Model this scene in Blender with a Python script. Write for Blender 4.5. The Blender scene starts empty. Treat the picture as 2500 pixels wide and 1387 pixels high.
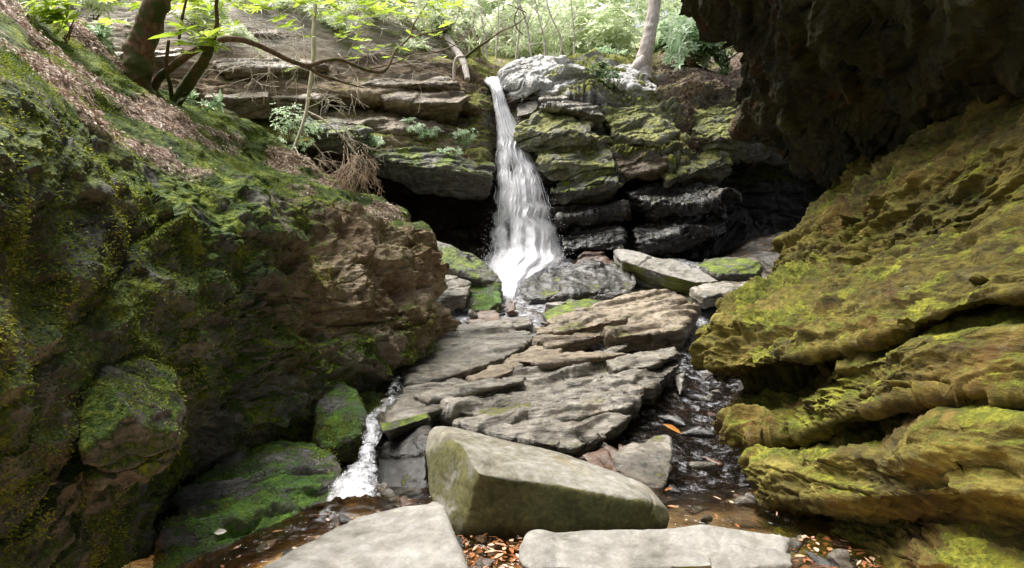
import bpy, bmesh, math, random
import numpy as np
from mathutils import Vector
random.seed(7); rng = np.random.default_rng(7)
S = bpy.context.scene
C = S.collection
F = 1500.0; CZ = 1.4          # focal length in photo pixels, eye height above the pool

# ------------------------------------------------------------------ helpers
def P(px, py, D):
    return np.array([(px-1250.)/F*D, D, CZ+(693.5-py)/F*D])
_gy = [1500,1387,1240,1180,1100,1000,900,800,740,700,640,600]
_gd = [2.6,3.03,3.84,4.25,4.9,5.8,7.0,8.6,9.9,10.9,12.0,12.6]
def Dg(py): return float(np.interp(-py, [-a for a in _gy], _gd))
_zd = [0,4.1,4.9,5.8,7.0,8.6,9.9,10.9,12.0,13.0]
_zz = [0,0.0,.07,.21,.43,.79,1.09,1.35,1.83,2.1]
def zg(D): return np.interp(D, _zd, _zz)

_perm = np.random.default_rng(3).permutation(256).astype(np.int64)
_perm = np.concatenate([_perm, _perm, _perm])
_g = np.random.default_rng(4).normal(size=(256,3)); _g /= np.linalg.norm(_g,axis=1)[:,None]
def noise(p):
    """gradient noise, p (n,3), about -1..1"""
    p = np.asarray(p, float); i = np.floor(p).astype(np.int64); f = p-i; i &= 255
    w = f*f*f*(f*(f*6-15)+10)
    r = np.zeros(len(p))
    for dx in (0,1):
        a = _perm[i[:,0]+dx]; wx = w[:,0] if dx else 1-w[:,0]
        for dy in (0,1):
            b = _perm[a+i[:,1]+dy]; wy = wx*(w[:,1] if dy else 1-w[:,1])
            for dz in (0,1):
                g = _g[_perm[b+i[:,2]+dz] & 255]
                wz = w[:,2] if dz else 1-w[:,2]
                r += wy*wz*(g[:,0]*(f[:,0]-dx)+g[:,1]*(f[:,1]-dy)+g[:,2]*(f[:,2]-dz))
    return r*1.7
def fbm(p, o=4, lac=2.03, gain=.5, ridge=False):
    a = 1.; s = 0.; t = 0.
    p = np.asarray(p, float)
    for k in range(o):
        n = noise(p + k*13.7)
        if ridge: n = 1-2*np.abs(n)
        s = s + a*n; t += a; a *= gain; p = p*lac
    return s/t
def sstep(a, b, x):
    t = np.clip((x-a)/(b-a), 0, 1); return t*t*(3-2*t)

def layers(p, n, th, warp=.5, wf=.7, seed=0, sharp=.12):
    """bedding: protrusion (0..1) of stacked beds with sharp undercut lips"""
    t = p@n/th + warp*fbm(p*wf+seed, 3)*2
    i = np.floor(t); f = t-i
    q = np.stack([p[:,0]*.9+i*7.13, p[:,1]*.9-i*3.7, p[:,2]*.3+i*1.7], 1)
    h = .5+.5*np.clip(noise(q+seed)*1.8, -1, 1)
    e = sstep(0, sharp, f)*(1-.55*f)
    return .55*h + .45*e*(.4+.6*h)

def rockdisp(p, nrm, n=(.08,-.1,1), amp=.1, th=.35, fine=1., lump=1., seed=0, wf=.7):
    n = np.array(n, float); n /= np.linalg.norm(n)
    st = p - np.outer(p@n, n)*.0
    # stretch along bedding
    across = p@n
    q = p*.8 + np.outer(across, n)*1.6
    d = amp*lump*1.0*fbm(q*.75+seed, 3)
    d += amp*1.1*(layers(p, n, th, .5, wf, seed)-.5)
    d += amp*.42*fine*(layers(p, n, th*.31, .9, 1.3, seed+5, .2)-.5)
    d += amp*.34*fine*fbm(q*3.1+seed+9, 4, gain=.55, ridge=True)
    d += amp*.09*fine*fbm(p*14+seed, 3)
    return p + nrm*d[:,None]

def mesh_np(name, V, Fc, smooth=True, attrs=None):
    """V (n,3); Fc (m,3) or (m,4) int"""
    me = bpy.data.meshes.new(name)
    V = np.asarray(V, np.float32); Fc = np.asarray(Fc, np.int32)
    m, k = Fc.shape
    me.vertices.add(len(V)); me.vertices.foreach_set('co', V.ravel())
    me.loops.add(m*k); me.loops.foreach_set('vertex_index', Fc.ravel())
    me.polygons.add(m); me.polygons.foreach_set('loop_start', np.arange(0, m*k, k, dtype=np.int32))
    me.polygons.foreach_set('use_smooth', np.full(m, smooth))
    me.update(calc_edges=True)
    if attrs:
        for an, av in attrs.items():
            a = me.attributes.new(an, 'FLOAT', 'POINT'); a.data.foreach_set('value', np.asarray(av, np.float32))
    return me
def tag(o, label=None, cat=None, group=None, kind=None):
    if label: o['label'] = label
    if cat: o['category'] = cat
    if group: o['group'] = group
    if kind: o['kind'] = kind
    return o
def link(name, me, mat, parent=None, loc=None):
    o = bpy.data.objects.new(name, me); C.objects.link(o)
    if mat: me.materials.clear(); me.materials.append(mat)
    if loc is not None:
        loc = np.asarray(loc, float)
        n = len(me.vertices); co = np.empty(n*3, np.float32); me.vertices.foreach_get('co', co)
        co = co.reshape(-1,3)-loc.astype(np.float32); me.vertices.foreach_set('co', co.ravel()); me.update()
        if parent is None: o.location = loc
    if parent: o.parent = parent
    return o
def empty(name, loc, label, cat, group=None):
    o = bpy.data.objects.new(name, None); C.objects.link(o); o.location = [float(a) for a in loc]
    return tag(o, label, cat, group)
def grid_faces(nv, nu, flip=False):
    i = np.arange(nv*nu).reshape(nv, nu)
    a, b, c, d = i[:-1,:-1].ravel(), i[:-1,1:].ravel(), i[1:,1:].ravel(), i[1:,:-1].ravel()
    return np.stack([a,d,c,b] if not flip else [a,b,c,d], 1)
def grid_normals(G):
    du = np.gradient(G, axis=1); dv = np.gradient(G, axis=0)
    n = np.cross(dv, du); n /= np.linalg.norm(n, axis=2)[:,:,None]+1e-9
    return n
def catmull(Pts, t):
    """Pts (k,...) values, t (n,) in 0..k-1"""
    k = len(Pts); i = np.clip(np.floor(t).astype(int), 0, k-2); f = t-i
    p0 = Pts[np.maximum(i-1,0)]; p1 = Pts[i]; p2 = Pts[i+1]; p3 = Pts[np.minimum(i+2,k-1)]
    f = f.reshape((-1,)+(1,)*(Pts.ndim-1))
    return .5*((2*p1)+(-p0+p2)*f+(2*p0-5*p1+4*p2-p3)*f*f+(-p0+3*p1-3*p2+p3)*f**3)
def net(rows, nu, nv, wu=.12, wv=.3, wfreq=1.5, seed=0, smooth=2):
    """rows: control points (r,c,3) world. returns grid (nv,nu,3), with the lookup warped by noise"""
    R = np.array(rows, float); r, c = R.shape[:2]
    u = np.linspace(0, c-1, nu); v = np.linspace(0, r-1, nv)
    U, Vv = np.meshgrid(u, v)
    q = np.stack([U.ravel()*wfreq, Vv.ravel()*wfreq*.8, np.full(U.size, seed*3.3)], 1)
    ed = np.clip(np.minimum(Vv, r-1-Vv)*2, 0, 1)*1.
    U2 = np.clip(U + wu*fbm(q, 4).reshape(U.shape)*2*np.clip(np.minimum(U,c-1-U)*2,0,1), 0, c-1)
    V2 = np.clip(Vv + wv*fbm(q+31.1, 4).reshape(U.shape)*2*ed, 0, r-1)
    # catmull along u for every row on a dense table, then bilinear look-up
    tu = np.linspace(0, c-1, nu*2)
    T = catmull(np.swapaxes(R, 0, 1), tu)           # (2nu, r, 3)
    T = np.swapaxes(T, 0, 1)                        # (r, 2nu, 3)
    iu = np.clip(U2/(c-1)*(2*nu-1), 0, 2*nu-1.001); iu0 = iu.astype(int); fu = (iu-iu0)[...,None]
    iv0 = np.clip(V2.astype(int), 0, r-2); fv = (V2-iv0)[...,None]
    fv = fv*.5+.5*fv*fv*(3-2*fv)
    G = (T[iv0,iu0]*(1-fu)+T[iv0,iu0+1]*fu)*(1-fv)+(T[iv0+1,iu0]*(1-fu)+T[iv0+1,iu0+1]*fu)*fv
    for _ in range(smooth):
        G[1:-1] = (G[:-2]+2*G[1:-1]+G[2:])/4; G[:,1:-1] = (G[:,:-2]+2*G[:,1:-1]+G[:,2:])/4
    return G

def tube_arrays(pts, rad, sides=8, rough=0., sub=6, seed=0.):
    """smooth tube through pts"""
    pts = np.array(pts, float); k = len(pts)
    n = (k-1)*sub+1; t = np.linspace(0, k-1, n)
    Q = catmull(pts, t); R = np.interp(t, np.arange(k), rad)
    T = np.gradient(Q, axis=0); T /= np.linalg.norm(T,axis=1)[:,None]+1e-9
    up = np.array([0,0,1.]) if abs(T[:,2]).mean() < .8 else np.array([0,1.,0])
    A = np.cross(T, up); A /= np.linalg.norm(A,axis=1)[:,None]+1e-9; B = np.cross(T, A)
    an = np.linspace(0, 2*math.pi, sides, endpoint=False)
    ring = A[:,None,:]*np.cos(an)[None,:,None]+B[:,None,:]*np.sin(an)[None,:,None]
    rr = R[:,None]*np.ones((1,sides))
    if rough:
        q = (Q[:,None,:]+ring*.12).reshape(-1,3)
        rr = rr*(1+rough*fbm(q*7+seed, 3).reshape(n,sides)*2)
    V = (Q[:,None,:]+ring*rr[...,None]).reshape(-1,3)
    i = np.arange(n*sides).reshape(n,sides); j = np.roll(i,-1,axis=1)
    Fc = np.stack([i[:-1].ravel(), j[:-1].ravel(), j[1:].ravel(), i[1:].ravel()],1)
    V = np.concatenate([V, Q[:1], Q[-1:]]); b, e = len(V)-2, len(V)-1
    cap = np.concatenate([np.stack([j[0], i[0], np.full(sides,b), np.full(sides,b)],1),
                          np.stack([i[-1], j[-1], np.full(sides,e), np.full(sides,e)],1)])
    return V, Fc, cap
class Acc:
    """collects tubes into one mesh"""
    def __init__(s): s.V=[]; s.F=[]; s.T=[]; s.n=0
    def tube(s, pts, rad, **k):
        V,Fc,cap = tube_arrays(pts, rad, **k); s.V.append(V); s.F.append(Fc+s.n); s.T.append(cap[:,:3]+s.n); s.n += len(V)
    def mesh(s, name):
        V = np.concatenate(s.V); Q = np.concatenate(s.F); T = np.concatenate(s.T)
        T2 = np.concatenate([Q[:,[0,1,2]], Q[:,[0,2,3]], T])
        return mesh_np(name, V, T2)
def leaves_mesh(name, c, d, nrm, L, W, rnd=None, droop=.15):
    """c base (n,3), d direction, nrm leaf normal, L, W (n,) -> folded four-triangle leaves"""
    n = len(c); d = d/(np.linalg.norm(d,axis=1)[:,None]+1e-9)
    s = np.cross(d, nrm); s /= np.linalg.norm(s,axis=1)[:,None]+1e-9; up = np.cross(s, d)
    L = np.broadcast_to(L,(n,))[:,None]; W = np.broadcast_to(W,(n,))[:,None]
    b = c; m = c+d*L*.5-up*W*.12; tip = c+d*L-up*L*droop
    l = c+d*L*.42+s*W*.5+up*W*.08; r = c+d*L*.42-s*W*.5+up*W*.08
    l2 = c+d*L*.78+s*W*.36-up*L*droop*.45; r2 = c+d*L*.78-s*W*.36-up*L*droop*.45
    V = np.stack([b,l,l2,tip,r2,r,m],1).reshape(-1,3)
    o = (np.arange(n)*7)[:,None]
    T = np.concatenate([o+np.array([[0,6,1]]), o+np.array([[1,6,2]]), o+np.array([[2,6,3]]), o+np.array([[3,6,4]]), o+np.array([[4,6,5]]), o+np.array([[5,6,0]])])
    if rnd is None: rnd = rng.random(n)
    return mesh_np(name, V, T, smooth=False, attrs={'rnd': np.repeat(rnd,7)})

# ------------------------------------------------------------------ materials
def newmat(name):
    m = bpy.data.materials.new(name); m.use_nodes = True; nt = m.node_tree
    for n in list(nt.nodes): nt.nodes.remove(n)
    return m, nt
class NB:
    def __init__(s, nt): s.nt = nt
    def n(s, t, **k):
        x = s.nt.nodes.new(t)
        for a, b in k.items():
            if a.startswith('i_'): x.inputs[a[2:].replace('_',' ')].default_value = b
            else: setattr(x, a, b)
        return x
    def l(s, a, b): s.nt.links.new(a, b)
    def ramp(s, src, stops, interp='LINEAR'):
        r = s.n('ShaderNodeValToRGB'); r.color_ramp.interpolation = interp
        e = r.color_ramp.elements
        while len(e) < len(stops): e.new(.5)
        for q, (p, c) in zip(e, stops):
            q.position = p; q.color = (c if len(c)==4 else (*c,1)) if not isinstance(c,(int,float)) else (c,c,c,1)
        s.l(src, r.inputs[0]); return r.outputs[0]
    def mix(s, f, a, b):
        m = s.n('ShaderNodeMix', data_type='RGBA')
        for i, v in ((0,f),(6,a),(7,b)):
            if hasattr(v,'links') or hasattr(v,'is_linked'): s.l(v, m.inputs[i])
            else: m.inputs[i].default_value = v if i==0 else (*v,1)
        return m.outputs[2]
    def math(s, op, a, b=0., c=None):
        m = s.n('ShaderNodeMath', operation=op)
        for i, v in enumerate((a,b) if c is None else (a,b,c)):
            if hasattr(v,'is_linked'): s.l(v, m.inputs[i])
            else: m.inputs[i].default_value = v
        return m.outputs[0]
    def noise(s, vec, scale, detail=6, rough=.6, dist=0.):
        x = s.n('ShaderNodeTexNoise'); x.inputs['Scale'].default_value = scale; x.inputs['Detail'].default_value = detail
        x.inputs['Roughness'].default_value = rough; x.inputs['Distortion'].default_value = dist
        s.l(vec, x.inputs['Vector']); return x.outputs['Fac']

def rock_mat(name, cols, moss=.5, mosscols=((.012,.022,.003),(.05,.075,.006),(.16,.17,.012)), wet=0., bump=.03,
             stretch=(1,1,3), stain=(.12,.05,.015), stainamt=.25, useattr=False, lichen=.3, mossup=.6, scale=1., mossrough=1., alt=None, spots=.5, wline=False):
    m, nt = newmat(name); b = NB(nt)
    out = b.n('ShaderNodeOutputMaterial'); bs = b.n('ShaderNodeBsdfPrincipled')
    tc = b.n('ShaderNodeTexCoord'); mp = b.n('ShaderNodeMapping'); mp.inputs['Scale'].default_value = [a*scale for a in stretch]
    mp.inputs['Rotation'].default_value = (.1,-.12,.3)
    b.l(tc.outputs['Object'], mp.inputs[0]); v = mp.outputs[0]; o = tc.outputs['Object']
    n1 = b.noise(v, 1.3, 9, .62, .4); n2 = b.noise(v, 7, 8, .7, .2); n3 = b.noise(o, 2.3*scale, 6, .6); n4 = b.noise(o, 38*scale, 4, .65)
    n5 = b.noise(o, 13*scale, 6, .7)
    k = b.math('MULTIPLY_ADD', n2, .5, b.math('MULTIPLY', n1, .5))
    base = b.ramp(k, [(.36,cols[0]),(.46,cols[1]),(.55,cols[2]),(.68,cols[3])])
    sp = b.ramp(n5, [(.42,(.45,.45,.45)),(.62,(1.25,1.25,1.25))])
    mm = b.n('ShaderNodeMix', data_type='RGBA', blend_type='MULTIPLY'); mm.inputs[0].default_value = spots
    b.l(base, mm.inputs[6]); b.l(sp, mm.inputs[7]); base = mm.outputs[2]
    if alt:
        ac = b.ramp(k, [(.36,alt[0]),(.46,alt[1]),(.55,alt[2]),(.68,alt[3])]); ap = b.n('ShaderNodeAttribute', attribute_name='pale')
        base = b.mix(ap.outputs['Fac'], base, ac)
    st = b.ramp(b.noise(o, 1.1*scale, 7, .68, .5), [(.53,0.),(.66,1.)])
    base = b.mix(b.math('MULTIPLY', st, stainamt), base, stain)
    li = b.ramp(b.noise(o, 9*scale, 5, .75), [(.6,0.),(.66,1.)])
    base = b.mix(b.math('MULTIPLY', li, lichen), base, (.42,.43,.34))
    geo = b.n('ShaderNodeNewGeometry'); sx = b.n('ShaderNodeSeparateXYZ'); b.l(geo.outputs['Normal'], sx.inputs[0])
    mk = b.math('MULTIPLY_ADD', sx.outputs[2], mossup, b.math('MULTIPLY', b.math('SUBTRACT', n3, .5), 3.2))
    mk = b.math('ADD', mk, b.math('MULTIPLY', b.math('SUBTRACT', n5, .5), 1.6))
    mk = b.math('ADD', mk, moss-1.0+.35)
    if useattr:
        at = b.n('ShaderNodeAttribute', attribute_name='moss'); mk = b.math('ADD', mk, at.outputs['Fac'])
    mk = b.ramp(mk, [(.12,0.),(.42,1.)])
    mcol = b.ramp(b.math('MULTIPLY_ADD', n4, .45, b.math('MULTIPLY', b.noise(o, 4.5*scale, 5, .6), .55)), [(.36,mosscols[0]),(.5,mosscols[1]),(.64,mosscols[2])])
    col = b.mix(mk, base, mcol)
    if wline:   # damp band just above the water
        sp_ = b.n('ShaderNodeSeparateXYZ'); b.l(geo.outputs['Position'], sp_.inputs[0])
        wl_ = b.ramp(b.math('MULTIPLY_ADD', n3, .16, sp_.outputs[2]), [(.07,1.),(.16,0.)])
        wm = b.n('ShaderNodeMix', data_type='RGBA', blend_type='MULTIPLY'); wm.inputs[7].default_value = (.3,.27,.2,1); b.l(wl_, wm.inputs[0]); b.l(col, wm.inputs[6]); col = wm.outputs[2]
    rgh = b.math('MULTIPLY_ADD', n2, -.35*(wet>0), .9-.55*wet)
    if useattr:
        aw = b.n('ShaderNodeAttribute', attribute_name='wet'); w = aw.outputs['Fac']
        dk = b.n('ShaderNodeMix', data_type='RGBA', blend_type='MULTIPLY'); dk.inputs[7].default_value = (.22,.22,.22,1)  # wet mask darkens the colour; on the cliff it also carries painted shade
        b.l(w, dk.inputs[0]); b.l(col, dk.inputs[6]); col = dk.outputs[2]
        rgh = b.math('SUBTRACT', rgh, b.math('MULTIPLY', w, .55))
        al = b.n('ShaderNodeAttribute', attribute_name='leaf')
        lc = b.ramp(b.noise(o, 17*scale, 5, .75), [(.38,(.07,.04,.025)),(.47,(.22,.14,.1)),(.56,(.42,.32,.26)),(.66,(.6,.52,.47))])
        col = b.mix(al.outputs['Fac'], col, lc)
    rgh = b.math('MAXIMUM', rgh, .12)
    b.l(col, bs.inputs['Base Color']); b.l(rgh, bs.inputs['Roughness'])
    bs.inputs['Specular IOR Level'].default_value = .35+.3*wet
    h = b.math('ADD', b.math('MULTIPLY', n2, 1.3), b.math('MULTIPLY', n5, .8))
    h = b.math('ADD', h, b.math('MULTIPLY', n4, .3))
    h = b.math('ADD', h, b.math('MULTIPLY', b.math('MULTIPLY', mk, n4), .9*mossrough))
    bp = b.n('ShaderNodeBump'); bp.inputs['Distance'].default_value = bump; bp.inputs['Strength'].default_value = 1.
    b.l(h, bp.inputs['Height']); b.l(bp.outputs[0], bs.inputs['Normal'])
    b.l(bs.outputs[0], out.inputs[0]); return m

def leaf_mat(name, c0, c1, c2, trans=.4, rough=.45):
    m, nt = newmat(name); b = NB(nt); out = b.n('ShaderNodeOutputMaterial'); bs = b.n('ShaderNodeBsdfPrincipled')
    at = b.n('ShaderNodeAttribute', attribute_name='rnd')
    col = b.ramp(at.outputs['Fac'], [(0,c0),(.55,c1),(1,c2)])
    b.l(col, bs.inputs['Base Color']); bs.inputs['Roughness'].default_value = rough
    tr = b.n('ShaderNodeBsdfTranslucent'); hs = b.n('ShaderNodeHueSaturation'); hs.inputs['Value'].default_value = 1.5
    b.l(col, hs.inputs['Color']); b.l(hs.outputs[0], tr.inputs[0])
    mx = b.n('ShaderNodeMixShader'); mx.inputs[0].default_value = trans
    b.l(bs.outputs[0], mx.inputs[1]); b.l(tr.outputs[0], mx.inputs[2]); b.l(mx.outputs[0], out.inputs[0]); return m
def bark_mat(name, c0, c1, moss=0., bump=.015, scale=1.):
    m, nt = newmat(name); b = NB(nt); out = b.n('ShaderNodeOutputMaterial'); bs = b.n('ShaderNodeBsdfPrincipled')
    tc = b.n('ShaderNodeTexCoord'); mp = b.n('ShaderNodeMapping'); mp.inputs['Scale'].default_value = (scale,scale,scale*.25); b.l(tc.outputs['Object'], mp.inputs[0])
    n = b.noise(mp.outputs[0], 22, 7, .7); n2 = b.noise(tc.outputs['Object'], 5, 5, .6)
    col = b.ramp(n, [(.35,c0),(.65,c1)])
    mk = b.ramp(n2, [(.62-moss*.35,0.),(.7-moss*.3,1.)])
    col = b.mix(b.math('MULTIPLY', mk, 1. if moss>0 else 0.), col, (.055,.065,.01))
    b.l(col, bs.inputs['Base Color']); bs.inputs['Roughness'].default_value = .85
    bp = b.n('ShaderNodeBump'); bp.inputs['Distance'].default_value = bump; b.l(n, bp.inputs['Height']); b.l(bp.outputs[0], bs.inputs['Normal'])
    b.l(bs.outputs[0], out.inputs[0]); return m
def water_mat(name, tint=(.75,.6,.4), bump=.03, scale=9., foam=0., rough=.03, foamscale=9., stretch=(1,1,1)):
    m, nt = newmat(name); b = NB(nt); out = b.n('ShaderNodeOutputMaterial')
    tc = b.n('ShaderNodeTexCoord'); mp = b.n('ShaderNodeMapping'); mp.inputs['Scale'].default_value = stretch; b.l(tc.outputs['Object'], mp.inputs[0]); o = mp.outputs[0]
    n = b.noise(o, scale, 4, .55, .6)
    bp = b.n('ShaderNodeBump'); bp.inputs['Distance'].default_value = bump; b.l(n, bp.inputs['Height'])
    gl = b.n('ShaderNodeBsdfGlossy'); gl.inputs['Roughness'].default_value = rough; b.l(bp.outputs[0], gl.inputs['Normal'])
    tr = b.n('ShaderNodeBsdfTransparent'); tr.inputs[0].default_value = (*tint,1)
    fr = b.n('ShaderNodeFresnel'); fr.inputs['IOR'].default_value = 1.33; b.l(bp.outputs[0], fr.inputs['Normal'])
    mx = b.n('ShaderNodeMixShader'); b.l(fr.outputs[0], mx.inputs[0]); b.l(tr.outputs[0], mx.inputs[1]); b.l(gl.outputs[0], mx.inputs[2])
    sh = mx.outputs[0]
    if foam > 0:
        at = b.n('ShaderNodeAttribute', attribute_name='foam')
        k = b.math('ADD', b.noise(o, foamscale, 7, .72, .3), b.math('MULTIPLY', at.outputs['Fac'], .6))
        fm = b.ramp(k, [(.6,0.),(.92,1.)])
        df = b.n('ShaderNodeBsdfPrincipled'); df.inputs['Base Color'].default_value = (.62,.62,.66,1); df.inputs['Roughness'].default_value = .5
        b.l(bp.outputs[0], df.inputs['Normal'])
        m2 = b.n('ShaderNodeMixShader'); b.l(b.math('MULTIPLY', fm, foam), m2.inputs[0]); b.l(sh, m2.inputs[1]); b.l(df.outputs[0], m2.inputs[2]); sh = m2.outputs[0]
    b.l(sh, out.inputs[0]); return m
def falls_mat(name, thr=.46, wid=.2, sx=9., sz=.5):
    m, nt = newmat(name); b = NB(nt); out = b.n('ShaderNodeOutputMaterial')
    au = b.n('ShaderNodeAttribute', attribute_name='su'); av = b.n('ShaderNodeAttribute', attribute_name='sv'); ad = b.n('ShaderNodeAttribute', attribute_name='dens')
    cb = b.n('ShaderNodeCombineXYZ'); b.l(b.math('MULTIPLY', au.outputs['Fac'], sx), cb.inputs[0]); b.l(b.math('MULTIPLY', av.outputs['Fac'], sz), cb.inputs[1])
    n = b.noise(cb.outputs[0], 1., 6, .68, .5)
    c2 = b.n('ShaderNodeCombineXYZ'); b.l(b.math('MULTIPLY', au.outputs['Fac'], sx*.45), c2.inputs[0]); b.l(b.math('MULTIPLY', av.outputs['Fac'], sz*1.3), c2.inputs[1])
    nb = b.noise(c2.outputs[0], 1., 7, .7, 1.)
    n = b.math('MULTIPLY_ADD', nb, .6, b.math('MULTIPLY', n, .4))
    k = b.math('ADD', n, ad.outputs['Fac'])
    al = b.ramp(k, [(thr-wid/2,0.),(thr+wid/2,1.)])
    df = b.n('ShaderNodeBsdfDiffuse'); df.inputs[0].default_value = (.77,.77,.8,1)
    tl = b.n('ShaderNodeBsdfTranslucent'); tl.inputs[0].default_value = (.77,.77,.8,1)
    gl = b.n('ShaderNodeBsdfGlossy'); gl.inputs['Roughness'].default_value = .25
    bp = b.n('ShaderNodeBump'); bp.inputs['Distance'].default_value = .02; b.l(n, bp.inputs['Height'])
    for x in (df, gl): b.l(bp.outputs[0], x.inputs['Normal'])
    m1 = b.n('ShaderNodeMixShader'); m1.inputs[0].default_value = .35; b.l(df.outputs[0], m1.inputs[1]); b.l(tl.outputs[0], m1.inputs[2])
    m3 = b.n('ShaderNodeMixShader'); m3.inputs[0].default_value = .08; b.l(m1.outputs[0], m3.inputs[1]); b.l(gl.outputs[0], m3.inputs[2])
    tp = b.n('ShaderNodeBsdfTransparent'); m2 = b.n('ShaderNodeMixShader'); b.l(al, m2.inputs[0]); b.l(tp.outputs[0], m2.inputs[1]); b.l(m3.outputs[0], m2.inputs[2])
    b.l(m2.outputs[0], out.inputs[0]); return m

GREY = ((.07,.065,.055),(.17,.155,.13),(.3,.28,.245),(.44,.42,.38))
PALE = ((.09,.085,.07),(.17,.16,.14),(.24,.23,.21),(.31,.3,.285))
DARK = ((.015,.014,.011),(.035,.03,.024),(.07,.06,.05),(.14,.125,.105))
TAN  = ((.1,.07,.04),(.24,.17,.105),(.4,.32,.23),(.56,.5,.41))
OLIVE= ((.02,.015,.004),(.07,.054,.008),(.145,.115,.017),(.27,.23,.055))
M = {}
M['left'] = rock_mat('mossy_rock_face', ((.035,.035,.03),(.085,.085,.072),(.19,.185,.16),(.38,.37,.33)), moss=.62, mosscols=((.012,.028,.002),(.055,.095,.006),(.27,.3,.028)), useattr=True, bump=.03, lichen=.25, stretch=(1,1,2), stainamt=.4, alt=((.08,.055,.03),(.2,.14,.085),(.36,.28,.19),(.55,.47,.37)))
M['cliff'] = rock_mat('bedded_cliff_rock', TAN, moss=.3, useattr=True, bump=.05, stretch=(.7,.7,3.5), mossup=.9, mosscols=((.06,.07,.012),(.18,.19,.03),(.36,.36,.09)), scale=.8, alt=((.1,.1,.09),(.24,.24,.22),(.4,.4,.38),(.6,.59,.58)))
M['right'] = rock_mat('olive_algae_rock', OLIVE, moss=.5, mosscols=((.025,.032,.002),(.085,.092,.004),(.23,.22,.018)), bump=.02, stretch=(.7,.7,2.5), stain=(.12,.045,.01), stainamt=.6, lichen=.1, useattr=True, mossrough=.6)
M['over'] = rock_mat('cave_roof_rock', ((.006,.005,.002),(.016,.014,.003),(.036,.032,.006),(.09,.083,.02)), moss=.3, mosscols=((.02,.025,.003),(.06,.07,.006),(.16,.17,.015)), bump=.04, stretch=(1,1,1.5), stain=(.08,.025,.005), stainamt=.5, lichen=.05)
M['bed'] = rock_mat('stream_bed_rock', DARK, moss=-.3, wet=.6, useattr=True, bump=.03, stretch=(1,1,2), lichen=0.)
M['slab'] = rock_mat('schist_slab', ((.03,.026,.019),(.11,.096,.074),(.24,.215,.175),(.42,.39,.34)), moss=-.05, wet=.95, bump=.022, stretch=(1,1,5), lichen=.2, stain=(.2,.13,.06), stainamt=.45, mosscols=((.05,.05,.01),(.12,.13,.02),(.2,.2,.04)), spots=.32, wline=True)
M['slabtan'] = rock_mat('tan_schist_slab', ((.045,.032,.018),(.14,.105,.065),(.26,.205,.14),(.42,.355,.27)), wet=.6, moss=0., bump=.025, stretch=(1,1,5), lichen=.2, stainamt=.2, mosscols=((.05,.05,.01),(.12,.13,.02),(.2,.2,.04)), spots=.32, wline=True)
M['pale'] = rock_mat('pale_boulder', PALE, moss=.5, mossup=-1., bump=.009, stretch=(1,1,1.6), lichen=.28, stain=(.2,.19,.12), stainamt=.3, mosscols=((.06,.065,.02),(.13,.14,.03),(.2,.2,.06)), spots=.32, wline=True)
M['boulder'] = rock_mat('algae_streaked_boulder', ((.07,.062,.042),(.14,.128,.095),(.21,.2,.17),(.29,.28,.255)), moss=1.35, mossup=-1.1, bump=.005, stretch=(2.4,2.4,.6), stain=(.2,.14,.04), stainamt=.55, lichen=.05, mosscols=((.03,.034,.012),(.07,.07,.024),(.13,.12,.045)), mossrough=.2, spots=.32, wline=True)
M['wetrock'] = rock_mat('wet_dark_rock', ((.008,.008,.007),(.016,.014,.011),(.03,.027,.022),(.07,.062,.05)), moss=.0, wet=1.1, bump=.02, stretch=(1,1,3), lichen=.0, stainamt=.3)
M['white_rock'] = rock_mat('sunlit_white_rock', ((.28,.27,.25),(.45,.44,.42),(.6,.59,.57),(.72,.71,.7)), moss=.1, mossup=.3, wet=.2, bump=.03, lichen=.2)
M['wetbrown'] = rock_mat('wet_brown_rock', ((.03,.014,.008),(.07,.035,.02),(.13,.075,.05),(.22,.16,.12)), moss=-.3, wet=.7, bump=.015)
M['mossrock'] = rock_mat('bright_moss_rock', ((.04,.038,.03),(.1,.095,.08),(.2,.19,.17),(.34,.33,.3)), wet=.35, moss=.62, bump=.03, stretch=(1,1,4), mosscols=((.02,.035,.003),(.09,.13,.008),(.25,.3,.02)), lichen=.1)
M['lichenrock'] = rock_mat('pale_olive_rock', ((.1,.095,.075),(.22,.21,.16),(.36,.35,.28),(.52,.51,.44)), wet=.2, moss=.8, bump=.035, stretch=(1,1,4), mosscols=((.07,.08,.018),(.2,.21,.05),(.38,.38,.13)), lichen=.3)
M['mossdeep'] = rock_mat('deep_green_moss_rock', ((.03,.028,.024),(.08,.075,.065),(.18,.17,.16),(.34,.33,.32)), moss=.66, bump=.03, mosscols=((.012,.04,.002),(.045,.12,.005),(.13,.24,.015)), lichen=.1, mossup=.5, wet=.5, stretch=(1,1,4))
M['bark'] = bark_mat('dark_bark', (.06,.032,.018), (.24,.13,.07), moss=.5)
M['barkbrown'] = bark_mat('brown_bark', (.09,.05,.03), (.24,.15,.1), moss=.25, bump=.006)
M['barkpale'] = bark_mat('pale_bark', (.3,.25,.22), (.62,.55,.52), moss=0., bump=.02)
M['twig'] = bark_mat('bleached_wood', (.3,.24,.19), (.6,.54,.48), moss=0., bump=.003)
M['twigred'] = bark_mat('reddish_twig', (.34,.22,.15), (.62,.48,.38), moss=0., bump=.002)
M['leafbright'] = leaf_mat('bright_leaf', (.1,.16,.015), (.25,.34,.03), (.42,.5,.07), .5)
M['leafdark'] = leaf_mat('dark_leaf', (.02,.05,.012), (.06,.12,.03), (.16,.24,.07), .3)
M['leafpale'] = leaf_mat('pale_glossy_leaf', (.14,.24,.12), (.34,.46,.28), (.62,.7,.54), .4, .3)
M['leafhaze'] = leaf_mat('hazed_far_leaf', (.18,.25,.1), (.46,.53,.32), (.78,.8,.68), .5)  # background haze put into the paled leaf colours
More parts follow.
